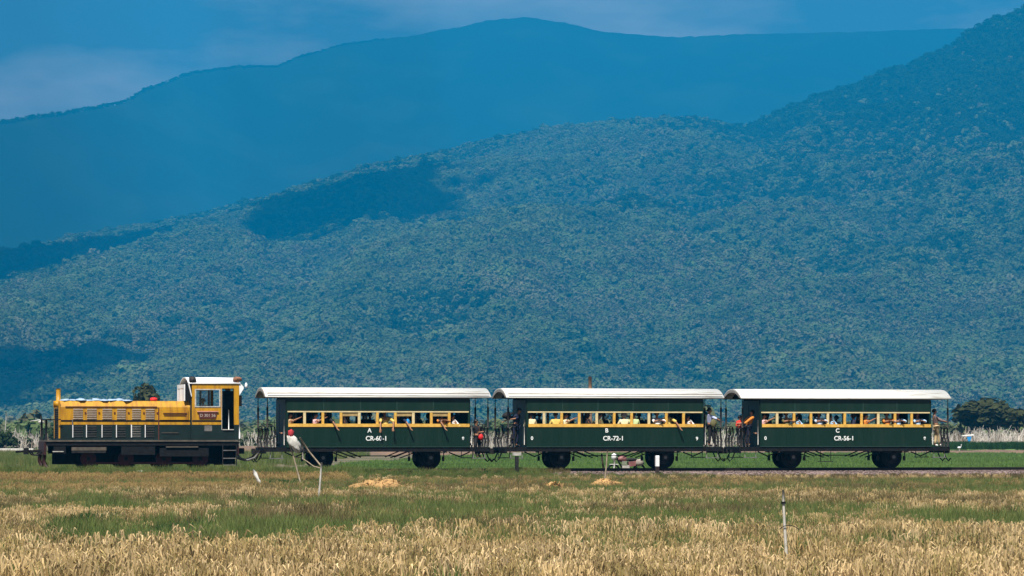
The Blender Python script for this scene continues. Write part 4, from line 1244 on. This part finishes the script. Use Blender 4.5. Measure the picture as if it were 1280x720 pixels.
# far side of the rice field: earth bank, grass bank, litter
def far_bank(name, y0, y1, h, material, x0=-160, x1=160, seed=0):
    xs, ys = np.linspace(x0, x1, 220), np.linspace(0, 1, 7)
    v, f = [], []
    for x in xs:
        hh = h * (0.8 + 0.5 * mnoise.noise((x * .05, seed, 0)) + .25 * mnoise.noise((x * .6, seed, 2)))
        for t in ys:
            z = GZ - .05 + hh * math.sin(math.pi * min(1, t * 1.0)) ** .5 if 0 < t < 1 else GZ - .3
            v.append((x, y0 + (y1 - y0) * t, z + .06 * mnoise.noise((x * 1.3, t * 3, seed))))
    n = len(ys)
    for i in range(len(xs) - 1):
        for k in range(n - 1):
            f.append((i * n + k, (i + 1) * n + k, (i + 1) * n + k + 1, i * n + k + 1))
    me = bpy.data.meshes.new(name)
    me.from_pydata(v, [], f)
    me.materials.append(material)
    return tag(mesh_obj(name, me), kind='structure')
far_bank('earth_bank', 334, 346, .55, M['earth'], seed=1)
far_bank('grass_bank', 352, 366, 1.15, M['rice'], 40, 170, seed=2)
far_bank('earth_bank', 352, 366, .85, M['earth'], -170, 40, seed=3)

# litter and field gear far off
o = empty('field_shelter', at(1210, 372, GZ), 0, 'tiny field shelter with a white top and blue sheet before the dry stalks', 'shelter')
for x in (-.55, .55):
    MB().tube([(x, 0, 0), (x, 0, 2.0)], .04, 6).build('pole', M['wood'], o)
MB().add([(-.7, -.5, 1.9), (.65, -.5, 2.0), (.65, .5, 2.1), (-.7, .5, 1.95), (-.7, -.5, 1.96), (.65, -.5, 2.06), (.65, .5, 2.16), (-.7, .5, 2.01)],
         [(0, 3, 2, 1), (4, 5, 6, 7), (0, 1, 5, 4), (1, 2, 6, 5), (2, 3, 7, 6), (3, 0, 4, 7)]).build('awning', M['cloth_white'], o)
MB().prism_y([(-.2, 1.85), (.35, 1.9), (.15, 1.25), (0, 1.2)], -.5, -.46).build('blue_sheet', pcol('blue', CLOTH['blue']), o)
m = MB().lump((0, 0, .45), (.26, .15, .16), 2, .1).tube([(.2, 0, .5), (.3, 0, .75), (.26, 0, .95), (.38, 0, .95)], .035, 6).tube([(0, .04, .4), (0, .04, 0)], .014, 5).tube([(0, -.04, .4), (.03, -.04, 0)], .014, 5)
eg = m.build('egret', M['white'], None, at(1199, 350, GZ + .4))
eg.scale = (.75, .75, .7)
tag(eg, 'white egret standing on the bank right of the last carriage', 'bird')
o = MB().lump((0, 0, 0), (1.3, .8, .25), 3, .3).build('blue_tarpaulin', mat('dull_blue', (.10, .18, .36)), None, at(1224, 369, GZ + .9))
tag(o, 'dull blue tarpaulin spread before the dry stalks', 'tarpaulin')
o = MB().box(-3, 2.4, -.3, .3, 0, .22).build('white_sheet', M['cloth_white'], None, at(14, 348, GZ + .42))
tag(o, 'long white sheet lying on the far bank ahead of the locomotive', 'sheet')
o = empty('rag_pole', at(50, 380, GZ), 0, 'bamboo pole flying torn white rags ahead of the locomotive', 'pole')
MB().tube([(0, 0, 0), (.1, 0, 4.2)], .04, 6).build('pole', M['wood'], o)
MB().lump((0.1, 0, 3.6), (.30, .15, .22), 4, .8, 3).tube([(.0, 0, 3.8), (-.5, 0, 3.75), (-1.1, 0, 3.68)], .09, 6, .03).build('rag', M['cloth_white'], o)
stick('bamboo_pole', at(7, 390), at(7.5, 390, GZ + 4.9), .06, M['paleiron'], 'plain tall pole at the edge of the far field', 'pole')
tr = stick('dead_trunk', at(738, 420), at(737.5, 420, 9.0), .30, mat('dead_wood', (.30, .17, .09), .9, .3, 2), 'top of a broken brown trunk rising behind the roof of carriage B', 'trunk', .01)

# ------------------------------------------------------------------ vegetation
def proto(name, mb, material):
    me = mb.mesh(name, material)
    return bpy.data.objects.new(name, me)       # kept out of the scene, used as an instance source

def scatter(name, pts, scales, rots, source, label=None, tilt=None):
    n = len(pts)
    me = bpy.data.meshes.new(name)
    me.vertices.add(n)
    me.vertices.foreach_set('co', np.asarray(pts, dtype=np.float32).ravel())
    a = me.attributes.new('sc', 'FLOAT_VECTOR', 'POINT')
    sc3 = np.asarray(scales, dtype=np.float32)
    if sc3.ndim == 1: sc3 = np.repeat(sc3[:, None], 3, 1)
    a.data.foreach_set('vector', sc3.ravel())
    b = me.attributes.new('ro', 'FLOAT_VECTOR', 'POINT')
    ro = np.zeros((n, 3), dtype=np.float32)
    ro[:, 2] = rots
    if tilt is not None: ro[:, :2] = tilt
    b.data.foreach_set('vector', ro.ravel())
    o = mesh_obj(name, me)
    ng = bpy.data.node_groups.new(name, 'GeometryNodeTree')
    ng.interface.new_socket('Geometry', in_out='INPUT', socket_type='NodeSocketGeometry')
    ng.interface.new_socket('Geometry', in_out='OUTPUT', socket_type='NodeSocketGeometry')
    gi, go = ng.nodes.new('NodeGroupInput'), ng.nodes.new('NodeGroupOutput')
    ip = ng.nodes.new('GeometryNodeInstanceOnPoints')
    oi = ng.nodes.new('GeometryNodeObjectInfo')
    oi.inputs['Object'].default_value = source
    oi.inputs['As Instance'].default_value = True
    s1 = ng.nodes.new('GeometryNodeInputNamedAttribute'); s1.data_type = 'FLOAT_VECTOR'; s1.inputs['Name'].default_value = 'sc'
    r1 = ng.nodes.new('GeometryNodeInputNamedAttribute'); r1.data_type = 'FLOAT_VECTOR'; r1.inputs['Name'].default_value = 'ro'
    l = ng.links
    l.new(gi.outputs[0], ip.inputs['Points'])
    l.new(oi.outputs['Geometry'], ip.inputs['Instance'])
    l.new(s1.outputs['Attribute'], ip.inputs['Scale'])
    l.new(r1.outputs['Attribute'], ip.inputs['Rotation'])
    l.new(ip.outputs['Instances'], go.inputs[0])
    md = o.modifiers.new('scatter', 'NODES')
    md.node_group = ng
    return tag(o, label, None, None, 'stuff')

def blade_clump(seed, n, h, spread, width, bend, ear=False):
    r = random.Random(seed)
    m = MB()
    for i in range(n):
        a, rr = r.uniform(0, 6.283), spread * math.sqrt(r.random())
        x, y = rr * math.cos(a), rr * math.sin(a)
        H = h * r.uniform(.55, 1.15)
        u = r.uniform(0, 6.283)
        bd = bend * H * r.uniform(.2, 1.3)
        dx, dy = math.cos(u) * bd, math.sin(u) * bd
        v = r.uniform(0, 6.283)
        wx, wy = math.cos(v) * width, math.sin(v) * width
        p = [(x - wx, y - wy, -.05), (x + wx, y + wy, -.05), (x + dx * .35 + wx * .8, y + dy * .35 + wy * .8, H * .6), (x + dx * .35 - wx * .8, y + dy * .35 - wy * .8, H * .6)]
        if ear:
            t = (x + dx * .9, y + dy * .9, H)
            e = (x + dx * 1.5, y + dy * 1.5, H * .88)
            k = 1.4
            m.add(p + [(t[0] + wx * k, t[1] + wy * k, t[2]), (t[0] - wx * k, t[1] - wy * k, t[2]), (e[0], e[1], e[2])], [(0, 1, 2, 3), (3, 2, 4, 5), (5, 4, 6)])
        else:
            m.add(p + [(x + dx, y + dy, H)], [(0, 1, 2, 3), (3, 2, 4)])
    return m

LM = {
    'straw': leaf_mat('dry_straw', [(.22, .16, .07), (.53, .385, .19), (.66, .495, .275), (.43, .31, .135), (.30, .24, .10)], .25, 1.2, (.6, 1.3)),
    'gold': leaf_mat('golden_straw', [(.26, .18, .075), (.38, .26, .115), (.29, .22, .085)], .25, 1.2),
    'green': leaf_mat('green_blades', [(.095, .145, .042), (.15, .19, .058), (.22, .23, .085)], .35, .8),
    'olive': leaf_mat('olive_blades', [(.10, .09, .04), (.16, .135, .06), (.26, .20, .10)], .3, .8),
    'dark': leaf_mat('dark_blades', [(.03, .075, .025), (.04, .09, .03)], .35, .8),
    'rice': leaf_mat('rice_blades', [(.11, .19, .05), (.14, .22, .06), (.12, .18, .065)], .35, .1),
    'reed': leaf_mat('bleached_stalks', [(.42, .37, .31), (.72, .66, .58), (.28, .22, .16)], .1, .5),
    'brown': leaf_mat('brown_litter', [(.11, .075, .045), (.16, .11, .06)], .2, .8),
}
CL = {
    'straw': [proto('straw_clump', blade_clump(1 + i, 40, .48, .20, .0058, .20, True), LM['straw']) for i in range(3)],
    'gold': [proto('gold_clump', blade_clump(11 + i, 36, .40, .18, .0065, .28, True), LM['gold']) for i in range(2)],
    'green': [proto('green_clump', blade_clump(21 + i, 38, .46, .18, .0075, .30), LM['green']) for i in range(3)],
    'olive': [proto('olive_clump', blade_clump(31 + i, 38, .40, .18, .0075, .38), LM['olive']) for i in range(2)],
    'dark': [proto('dark_clump', blade_clump(41 + i, 40, .44, .16, .010, .4), LM['dark']) for i in range(1)],
    'brown': [proto('brown_clump', blade_clump(51 + i, 36, .26, .2, .009, .6), LM['brown']) for i in range(1)],
}
NAMES = {'straw': 'dry_straw_grass', 'gold': 'golden_grass', 'green': 'green_grass', 'olive': 'olive_grass', 'dark': 'dark_green_grass', 'brown': 'brown_grass'}

def vnoise(x, y, s, seed):
    """smooth value noise on arrays"""
    g = np.random.default_rng(seed).random((64, 64))
    u, v = x / s, y / s
    i, j = np.floor(u).astype(int), np.floor(v).astype(int)
    fu, fv = u - i, v - j
    fu, fv = fu * fu * (3 - 2 * fu), fv * fv * (3 - 2 * fv)
    a, b = g[i % 64, j % 64], g[(i + 1) % 64, j % 64]
    c, d = g[i % 64, (j + 1) % 64], g[(i + 1) % 64, (j + 1) % 64]
    return (a * (1 - fu) + b * fu) * (1 - fv) + (c * (1 - fu) + d * fu) * fv

def field_points():
    out = []
    for d0, d1, dens in ((36, 52, 34), (52, 75, 22), (75, 138, 13)):
        n = int((d1 - d0) * (0.34 * (d0 + d1) / 2 + 6) * dens)
        y = nrng.uniform(d0, d1, n)
        x = nrng.uniform(-.5, .5, n) * (.34 * y + 6)
        out.append(np.stack([x, y], 1))
    p = np.concatenate(out)
    # stop at the foot of the bank
    b = (p[:, 1] - D0) * UC - p[:, 0] * US
    ahead = (np.abs(p[:, 0] - 4.19 * p[:, 1] / 50) < .30) & (p[:, 1] < 50.6) & (p[:, 1] > 41)     # trodden patch before the near post
    return p[(b < -4.6) & ~ahead]
fp = field_points()
X, Y = fp[:, 0], fp[:, 1]
base_py = 545 + F * (ZC - GZ) / Y
base_px = 640 + F * X / Y
nz = vnoise(X + 500, Y * .55 + 300, 2.6, 3) * .55 + vnoise(X + 500, Y + 300, .9, 4) * .45
nz2 = vnoise(X + 500, Y * .5 + 300, 4.5, 8) * .6 + vnoise(X + 500, Y + 300, 1.3, 9) * .4
ps = np.interp(base_py, [600, 615, 630, 650, 690, 708, 724, 742, 770], [.34, .38, .32, .22, .26, .38, .56, .80, .88])
ps = ps + (nz - .5) * 1.15 + nrng.uniform(-.22, .22, len(X))
def patch(px, py, rx, ry):
    py += 14 * min(1.0, (py - 600) / 50.0)
    d = F * (ZC - GZ) / (py - 545)
    cx = (px - 640) / F * d
    d2 = F * (ZC - GZ) / (py + ry - 545)
    return np.exp(-(((X - cx) / (rx / F * d)) ** 2 + ((Y - d) / max(.8, d - d2)) ** 2))
for px, py, rx, ry, w in ((80, 650, 130, 16, .75), (150, 612, 190, 7, .45), (230, 640, 60, 9, .25), (120, 632, 150, 6, -.45), (250, 682, 130, 20, -.85), (110, 664, 40, 10, -.4), (370, 665, 80, 20, -.55), (330, 632, 90, 10, -.5),
                          (560, 640, 160, 11, -.3), (930, 640, 160, 9, -.3), (1120, 668, 120, 14, .2), (900, 665, 150, 12, .12), (480, 628, 120, 6, -.2)):
    ps = ps + w * patch(px, py, rx, ry)
darkp = patch(108, 656, 16, 8) + patch(215, 668, 22, 12) + patch(370, 604, 26, 5) + patch(70, 690, 30, 9) * .6
brownp = patch(235, 655, 26, 12) + patch(300, 640, 12, 6) + .6 * patch(420, 640, 50, 8)
u = .5 + (nrng.random(len(X)) - .5) * .8
kind = np.where(u < ps, 'straw', np.where(nz2 > .56, 'olive', 'green'))
kind = np.where((kind == 'straw') & ((base_py < 622) | (nrng.random(len(X)) < .25)), 'gold', kind)
edge = (base_py < 624) & (X > -9) & (nrng.random(len(X)) < .6)
kind = np.where(edge & (kind != 'green'), 'olive', kind)
kind = np.where((nrng.random(len(X)) < darkp * .8), 'dark', kind)
kind = np.where((nrng.random(len(X)) < brownp * .6), 'brown', kind)
for k, protos in CL.items():
    ii = np.where(kind == k)[0]
    parts = np.array_split(nrng.permutation(ii), len(protos))
    for sel, pr in zip(parts, protos):
        if not len(sel): continue
        n = len(sel)
        s = nrng.uniform(.5, 1.2, n) * (.75 + .5 * nz2[sel]) * np.interp(Y[sel], [50, 75, 110, 132, 138], [1.0, .85, .72, .62, .45])
        if k in ('straw', 'gold'): s = s * np.interp(base_py[sel], [610, 630, 675, 705], [1.0, .80, .82, 1.0])
        sc3 = np.stack([s * nrng.uniform(.9, 1.4, n)] * 2 + [s], 1)
        scatter(NAMES[k], np.stack([X[sel], Y[sel], np.full(n, GZ)], 1), sc3, nrng.uniform(0, 6.28, n), pr)

# grass on the bank: thick and green round the locomotive, thin and dry further along
def bank_points(n, b0, b1, a0, a1):
    a, b = nrng.uniform(a0, a1, n), nrng.uniform(b0, b1, n)
    z = np.array([bank_z(q) for q in b])
    return a, b, np.stack([a * UC - b * US, D0 + a * US + b * UC, z], 1)
for k, n, b0, b1, a0, a1, sc in (('green', 1900, -2.6, -1.15, -32, -7.0, .72), ('dark', 300, -2.4, -1.1, -32, -8, .5), ('gold', 1500, -5.0, -3.0, -32, -8, .75), ('green', 900, -5.0, -2.3, -32, -2, .6),
                                 ('olive', 2600, -5.2, -2.7, -9, 32, .5), ('brown', 1300, -4.6, -2.5, -8, 32, .5), ('green', 1300, -4.8, -1.5, -9, 1, .55), ('dark', 260, -4.0, -1.6, -9, 0, .5), ('green', 500, -4.6, -2.3, -1, 8, .45), ('straw', 500, -5.4, -4.0, -8, 32, .5), ('dark', 300, -5.0, -2.6, -8, 32, .35),
                                 ('olive', 900, 1.6, 5.0, -32, 32, .5), ('green', 600, 1.6, 5.0, -32, 32, .5), ('olive', 300, -2.2, -1.0, -9, 2, .55)):
    a, b, pp = bank_points(n, b0, b1, a0, a1)
    s = nrng.uniform(.6, 1.2, n) * sc
    scatter(NAMES[k], pp, np.stack([s * 1.2, s * 1.2, s], 1), nrng.uniform(0, 6.28, n), CL[k][0])
# ballast stones
stone = proto('stone', MB().lump((0, 0, 0), (1, .8, .6), 3, .5, 1.5, 6, 4), M['gravel'])
n = 15000
a = nrng.uniform(-34, 34, n)
b = np.sign(nrng.uniform(-1, .6, n)) * nrng.uniform(.62, 2.7, n)
z = np.array([bank_z(q) for q in b]) + .015
scatter('ballast_stones', np.stack([a * UC - b * US, D0 + a * US + b * UC, z], 1), nrng.uniform(.025, .06, n), nrng.uniform(0, 6.28, n), stone)
# rice in the far field
rp = proto('rice_clump', blade_clump(61, 26, .32, .45, .03, .3), LM['rice'])
n = 24000
y = 152 + (336 - 152) * nrng.random(n) ** 1.2
x = nrng.uniform(-.19, .32, n) * y
bb = (y - D0) * UC - x * US
k = (bb > 5.2) & (x > -15 + (y - 150) * .055 + 4 * vnoise(x + 200, y, 9, 5))
scatter('rice_plants', np.stack([x, y, np.full(n, GZ + .03)], 1)[k], nrng.uniform(.7, 1.2, k.sum()), nrng.uniform(0, 6.28, k.sum()), rp)
n = 5000
y = 152 + 180 * nrng.random(n)
x = nrng.uniform(-.19, .02, n) * y
k = ((y - D0) * UC - x * US > 5.2) & (x < -14) & (vnoise(x + 300, y, 9, 6) > .42)
scatter('olive_grass', np.stack([x, y, np.full(n, GZ)], 1)[k], nrng.uniform(.9, 1.7, k.sum()), nrng.uniform(0, 6.28, k.sum()), CL['green'][0])
# grass on the far grass bank and dry stalks behind it
n = 2600
x, y = nrng.uniform(46, 85, n), nrng.uniform(352, 366, n)
scatter('dark_green_grass', np.stack([x, y, np.full(n, GZ + .6)], 1), nrng.uniform(1.0, 1.8, n), nrng.uniform(0, 6.28, n), CL['dark'][0])

def stalks(seed, n, h, spread):
    r = random.Random(seed)
    m = MB()
    for i in range(n):
        x, y = r.gauss(0, spread), r.gauss(0, spread)
        H = h * r.uniform(.45, 1.15)
        dx, dy = r.gauss(0, .22) * H, r.gauss(0, .22) * H
        m.tube([(x, y, 0), (x + dx * .4, y + dy * .4, H * .55), (x + dx, y + dy, H)], .04, 4, .016)
        for q in range(r.randint(1, 4)):
            t = r.uniform(.3, .9)
            bx, by, bz = x + dx * t, y + dy * t, H * t
            L = r.uniform(.25, .8)
            u = r.uniform(0, 6.28)
            m.tube([(bx, by, bz), (bx + math.cos(u) * L * .7, by + math.sin(u) * L * .7, bz + L * r.uniform(-.2, .8))], .02, 4, .008)
    return m
# bare shrubs one can tell apart stand in front, the mass of stalks behind
n = 950
x, y = nrng.uniform(-80, 80, n), nrng.uniform(374, 440, n)
dens = vnoise(x + 300, y, 6.0, 21)
k = dens > .3
st_p = [proto('stalk_clump', stalks(70 + i, 9, 2.3, .5), LM['reed']) for i in range(3)]
idx = np.array_split(np.where(k)[0], 3)
for sel, pr in zip(idx, st_p):
    scatter('dry_stalks', np.stack([x[sel], y[sel], np.full(len(sel), GZ)], 1), nrng.uniform(.6, 1.15, len(sel)), nrng.uniform(0, 6.28, len(sel)), pr)
shr_me = [stalks(90 + i, 22, 2.7, .45).mesh('bare_shrub', LM['reed']) for i in range(4)]
for i in range(20):
    px = 1192 + i * 4.6
    d = 372 + (i * 37 % 11) * .6
    o = mesh_obj('bare_shrub', shr_me[i % 4], None, at(px, d), i * 1.7)
    o.scale = (1, 1, .75 + .35 * ((i * 29) % 7) / 7)
    tag(o, 'bleached bare shrub in the row right of the last carriage', 'shrub', 'bare shrubs right of the last carriage')

# ------------------------------------------------------------------ trees
def crown_mb(seed, n_lobes, quads, r=(1, 1, .8), leaf=.2, low=-.4, jit=.5):
    q = random.Random(seed)
    m = MB()
    lobes = []
    for i in range(n_lobes):
        while True:
            d = Vector((q.uniform(-1, 1), q.uniform(-1, 1), q.uniform(low, 1)))
            if .25 < d.length < 1: break
        lobes.append((Vector((d.x * r[0] * .7, d.y * r[1] * .7, d.z * r[2] * .7)), q.uniform(.28, .48)))
    for i in range(quads):
        c, lr = lobes[i % n_lobes]
        d = Vector((q.gauss(0, 1), q.gauss(0, 1), q.gauss(.25, 1))).normalized()
        p = c + Vector((d.x * r[0], d.y * r[1], d.z * r[2])) * lr * q.uniform(.75, 1.12)
        nrm = (d + Vector((q.gauss(0, jit), q.gauss(0, jit), q.gauss(.3, jit)))).normalized()
        t = nrm.orthogonal().normalized()
        t = Matrix.Rotation(q.uniform(0, 6.28), 3, nrm) @ t
        b = nrm.cross(t)
        s = leaf * q.uniform(.6, 1.3)
        m.add([p - t * s - b * s * .55, p + t * s * .3 - b * s * .75, p + t * s + b * s * .2, p - t * s * .2 + b * s * .7], [(0, 1, 2, 3)])
    return m

TM = {
    'wood_a': leaf_mat('forest_leaves', [(.10, .155, .058), (.125, .175, .07), (.14, .185, .08), (.165, .185, .098), (.115, .165, .065)], .35, .011, (.65, 1.4)),
    'wood_b': leaf_mat('dry_forest_leaves', [(.13, .145, .08), (.16, .16, .095), (.12, .14, .07), (.175, .165, .105)], .2, .009, (.7, 1.3)),
    'wood_c': leaf_mat('dark_and_shade_leaves', [(.016, .036, .014), (.026, .052, .018), (.036, .066, .022)], .15, .012, (.75, 1.25)),  # dark leaves: random clumps, and colour standing in for hillside cloud shade
    'tree': leaf_mat('tree_leaves', [(.055, .062, .028), (.07, .075, .035)], .25, .6, (.65, 1.3)),
    'bush': leaf_mat('bush_leaves', [(.035, .055, .02), (.05, .07, .025)], .25, .6, (.65, 1.3)),
}
wood_p = [proto('forest_tree', crown_mb(100 + i, 9, 150, (1, 1, .8), .2, jit=.28), TM['wood_a']) for i in range(4)]
wood_e = [proto('dark_and_shade_tree', crown_mb(140 + i, 7, 130, (1, 1, .9), .2, jit=.28), TM['wood_c']) for i in range(2)]
wood_d = [proto('dry_forest_tree', crown_mb(120 + i, 9, 110, (1, 1, .9), .17, jit=.3), TM['wood_b']) for i in range(2)]
def forest(n, y0, y1, zfun, xw, r0, r1, dry, name='forest', rise=.55, dark=None):
    y = nrng.uniform(y0, y1, n)
    x = nrng.uniform(-xw, xw, n) * y
    k = np.ones(n, bool)
    z = np.array([zfun(a, b) for a, b in zip(x, y)])
    k = z > GZ - .6
    x, y, z = x[k], y[k], z[k]
    n = len(x)
    s = (r0 + (r1 - r0) * nrng.random(n) ** 1.6) * (.7 + .6 * vnoise(x + 9000, y + 9000, 75, 31)) * np.where(nrng.random(n) < .06, 1.35, 1.0)
    dn = vnoise(x + 9000, y * .6 + 9000, 210, 33) * .6 + vnoise(x + 9000, y + 9000, 68, 34) * .4
    big = vnoise(x + 9000, y * .5 + 9000, 255, 36) * .5 + vnoise(x + 9000, y + 9000, 90, 37) * .3 + vnoise(x + 9000, y + 9000, 33, 38) * .2
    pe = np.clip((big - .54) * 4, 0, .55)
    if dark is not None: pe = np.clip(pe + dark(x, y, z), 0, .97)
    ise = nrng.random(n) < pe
    isd = (nrng.random(n) < np.clip(dry * (dn - .40) * 4, 0.01, .7)) & ~ise
    sc3 = np.stack([s, s, s * nrng.uniform(.8, 1.25, n)], 1)
    pts = np.stack([x, y, z + s * rise], 1)
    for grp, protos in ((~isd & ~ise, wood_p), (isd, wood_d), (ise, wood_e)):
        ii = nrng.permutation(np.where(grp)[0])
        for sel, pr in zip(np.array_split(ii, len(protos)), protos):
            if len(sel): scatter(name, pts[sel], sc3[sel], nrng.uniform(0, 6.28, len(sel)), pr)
def cloud_shade_trees(x, y, z):
    # cloud shade given as dark tree colour on the upper eastern flank, fading downhill
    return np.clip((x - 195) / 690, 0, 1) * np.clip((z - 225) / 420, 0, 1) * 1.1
forest(112000, Y1A, Y1B + 220, hill1, .175, 4.8, 10.0, .35, dark=cloud_shade_trees)
forest(4500, 470, 1100, lambda x, y: GZ, .18, 1.5, 2.9, .4, 'thicket')
forest(9000, 1100, Y1A + 100, lambda x, y: GZ, .18, 2.8, 5.5, .4, 'thicket')
n = 2600
pxs = nrng.uniform(-140, 480, n)
yy = np.array([crest2(q) for q in pxs]) - nrng.uniform(-25, 25, n)
xx = (pxs - 640) / F * yy
ss = nrng.uniform(2.5, 5.5, n)
scatter('forest', np.stack([xx, yy, np.array([hill2(q, w) for q, w in zip(xx, yy)]) - ss * .15], 1), ss, nrng.uniform(0, 6.28, n), wood_e[0], tilt=None)

def tree(name, loc, height, width, label, cat='tree', seed=0, quads=1400, group=None, m='tree', flat=.5, trunk=True):
    root = empty(name, loc, seed * 1.3, label, cat, group)
    cr_h = height * flat
    cz = height - cr_h * .55
    mb = crown_mb(seed, 16, quads, (1, 1, 1), .13)
    mb.v = [(v[0] * width / 2 * 1.05, v[1] * width / 2 * 1.05, cz + v[2] * cr_h * .6) for v in mb.v]
    t = MB()
    hgt = height - cr_h * .8
    q = random.Random(seed)
    t.tube([(0, 0, -.2), (.05 * height * q.uniform(-.4, .4), .05, hgt * .6), (0, 0, hgt)], [height * .035, height * .026, height * .02], 8)
    for i in range(6):
        u = i * 1.05 + q.uniform(-.3, .3)
        t.tube([(0, 0, hgt * q.uniform(.7, 1)), (math.cos(u) * width * .18, math.sin(u) * width * .18, hgt + cr_h * .25), (math.cos(u) * width * .34, math.sin(u) * width * .34, hgt + cr_h * .5)],
               [height * .014, height * .010, height * .004], 6)
    t.build('trunk', M['wood_dark'] if True else None, root)
    mb.build('crown', TM[m], root)
    return root
tree('round_tree', at(184, 400), 8.1, 3.9, 'dark round tree rising behind the locomotive hood', 'tree', 3, 1500, flat=.45)
tree('spreading_tree', at(1236, 470), 7.2, 9.6, 'broad dark tree spreading behind the bare shrubs', 'tree', 5, 2600, flat=.62)
tree('spreading_tree', at(1290, 480), 5.6, 7.0, 'lower dark tree cut by the picture edge, beside the broad dark tree', 'tree', 6, 1600, flat=.7)
tree('bush', at(6, 370), 2.6, 3.2, 'rounded dark bush at the edge of the far field', 'bush', 8, 900, flat=.95, m='bush')
tree('bush', at(30, 380), 2.2, 2.4, 'loose dark bush between the rag pole and the rounded bush', 'bush', 9, 700, flat=.95, m='bush')
tree('bush', at(61, 378), 3.0, 2.6, 'upright dark bush just ahead of the locomotive nose', 'bush', 10, 800, flat=.9, m='bush')
tree('bush', at(310, 385), 2.0, 2.2, 'low green bush between the cab and carriage A', 'bush', 11, 700, flat=.95, m='bush')
n = 700
x, y = nrng.uniform(-75, 75, n), nrng.uniform(372, 470, n)
scatter('thicket', np.stack([x, y, np.full(n, GZ + .3)], 1), nrng.uniform(.4, .95, n), nrng.uniform(0, 6.28, n), wood_p[1])

# ------------------------------------------------------------------ clouds above the valley (they shade parts of the hills)
M['cloud'] = mat('cloud_white', (.85, .85, .86), 1.0, .03, .002, spec=0.0)
def cloud(target, rx, ry, seed, top=2300.0):
    t = Vector(target)
    c = t + SUN_DIR * ((top - t.z) / SUN_DIR.z)
    m = MB()
    m.lump((0, 0, 0), (rx * .80, ry * .80, min(rx, ry) * .28), seed, .35, 1.8, 36, 18, squash=-.3)
    q = random.Random(seed)
    for i in range(90):
        a, rr = q.uniform(0, 6.28), q.uniform(.55, 1.12)
        k = q.uniform(.05, .20) * (1.25 - .6 * rr)
        m.lump((rx * rr * math.cos(a), ry * rr * math.sin(a), q.uniform(-.1, .1) * rx), (rx * k, ry * k * .8, rx * k * .7), seed + i, .4, 2.0, 12, 8, squash=-.3)
    o = m.build('cloud', M['cloud'], None, c)
    return tag(o, None, None, None, 'stuff')

def hit(px, py, fun, y0, y1):
    for y in np.linspace(y0, y1, 400):
        x = (px - 640) / F * y
        if fun(x, y) >= ZC + (545 - py) / F * y: return (x, y, fun(x, y))
    y = y1
    return ((px - 640) / F * y, y, fun((px - 640) / F * y, y))
cloud(hit(436, 252, hill1, Y1A, Y1B), 228, 690, 3)
cloud(hit(-30, 490, hill1, Y1A, Y1B), 165, 480, 7)
cloud(hit(60, 340, hill1, Y1A, Y1B), 250, 900, 19)

# ------------------------------------------------------------------ haze
hm = bpy.data.materials.new('haze')
hm.use_nodes = True
hn, hl = hm.node_tree.nodes, hm.node_tree.links
hn.clear()
ho = hn.new('ShaderNodeOutputMaterial')
hv = hn.new('ShaderNodeVolumePrincipled')
hv.inputs['Color'].default_value = (*HAZE_COL, 1)
hv.inputs['Density'].default_value = HAZE_DEN
hl.new(hv.outputs['Volume'], ho.inputs['Volume'])
hz = MB().box(-9000, 9000, -260, 13100, -4, 1680).build('haze', hm)
hz['kind'] = 'stuff'
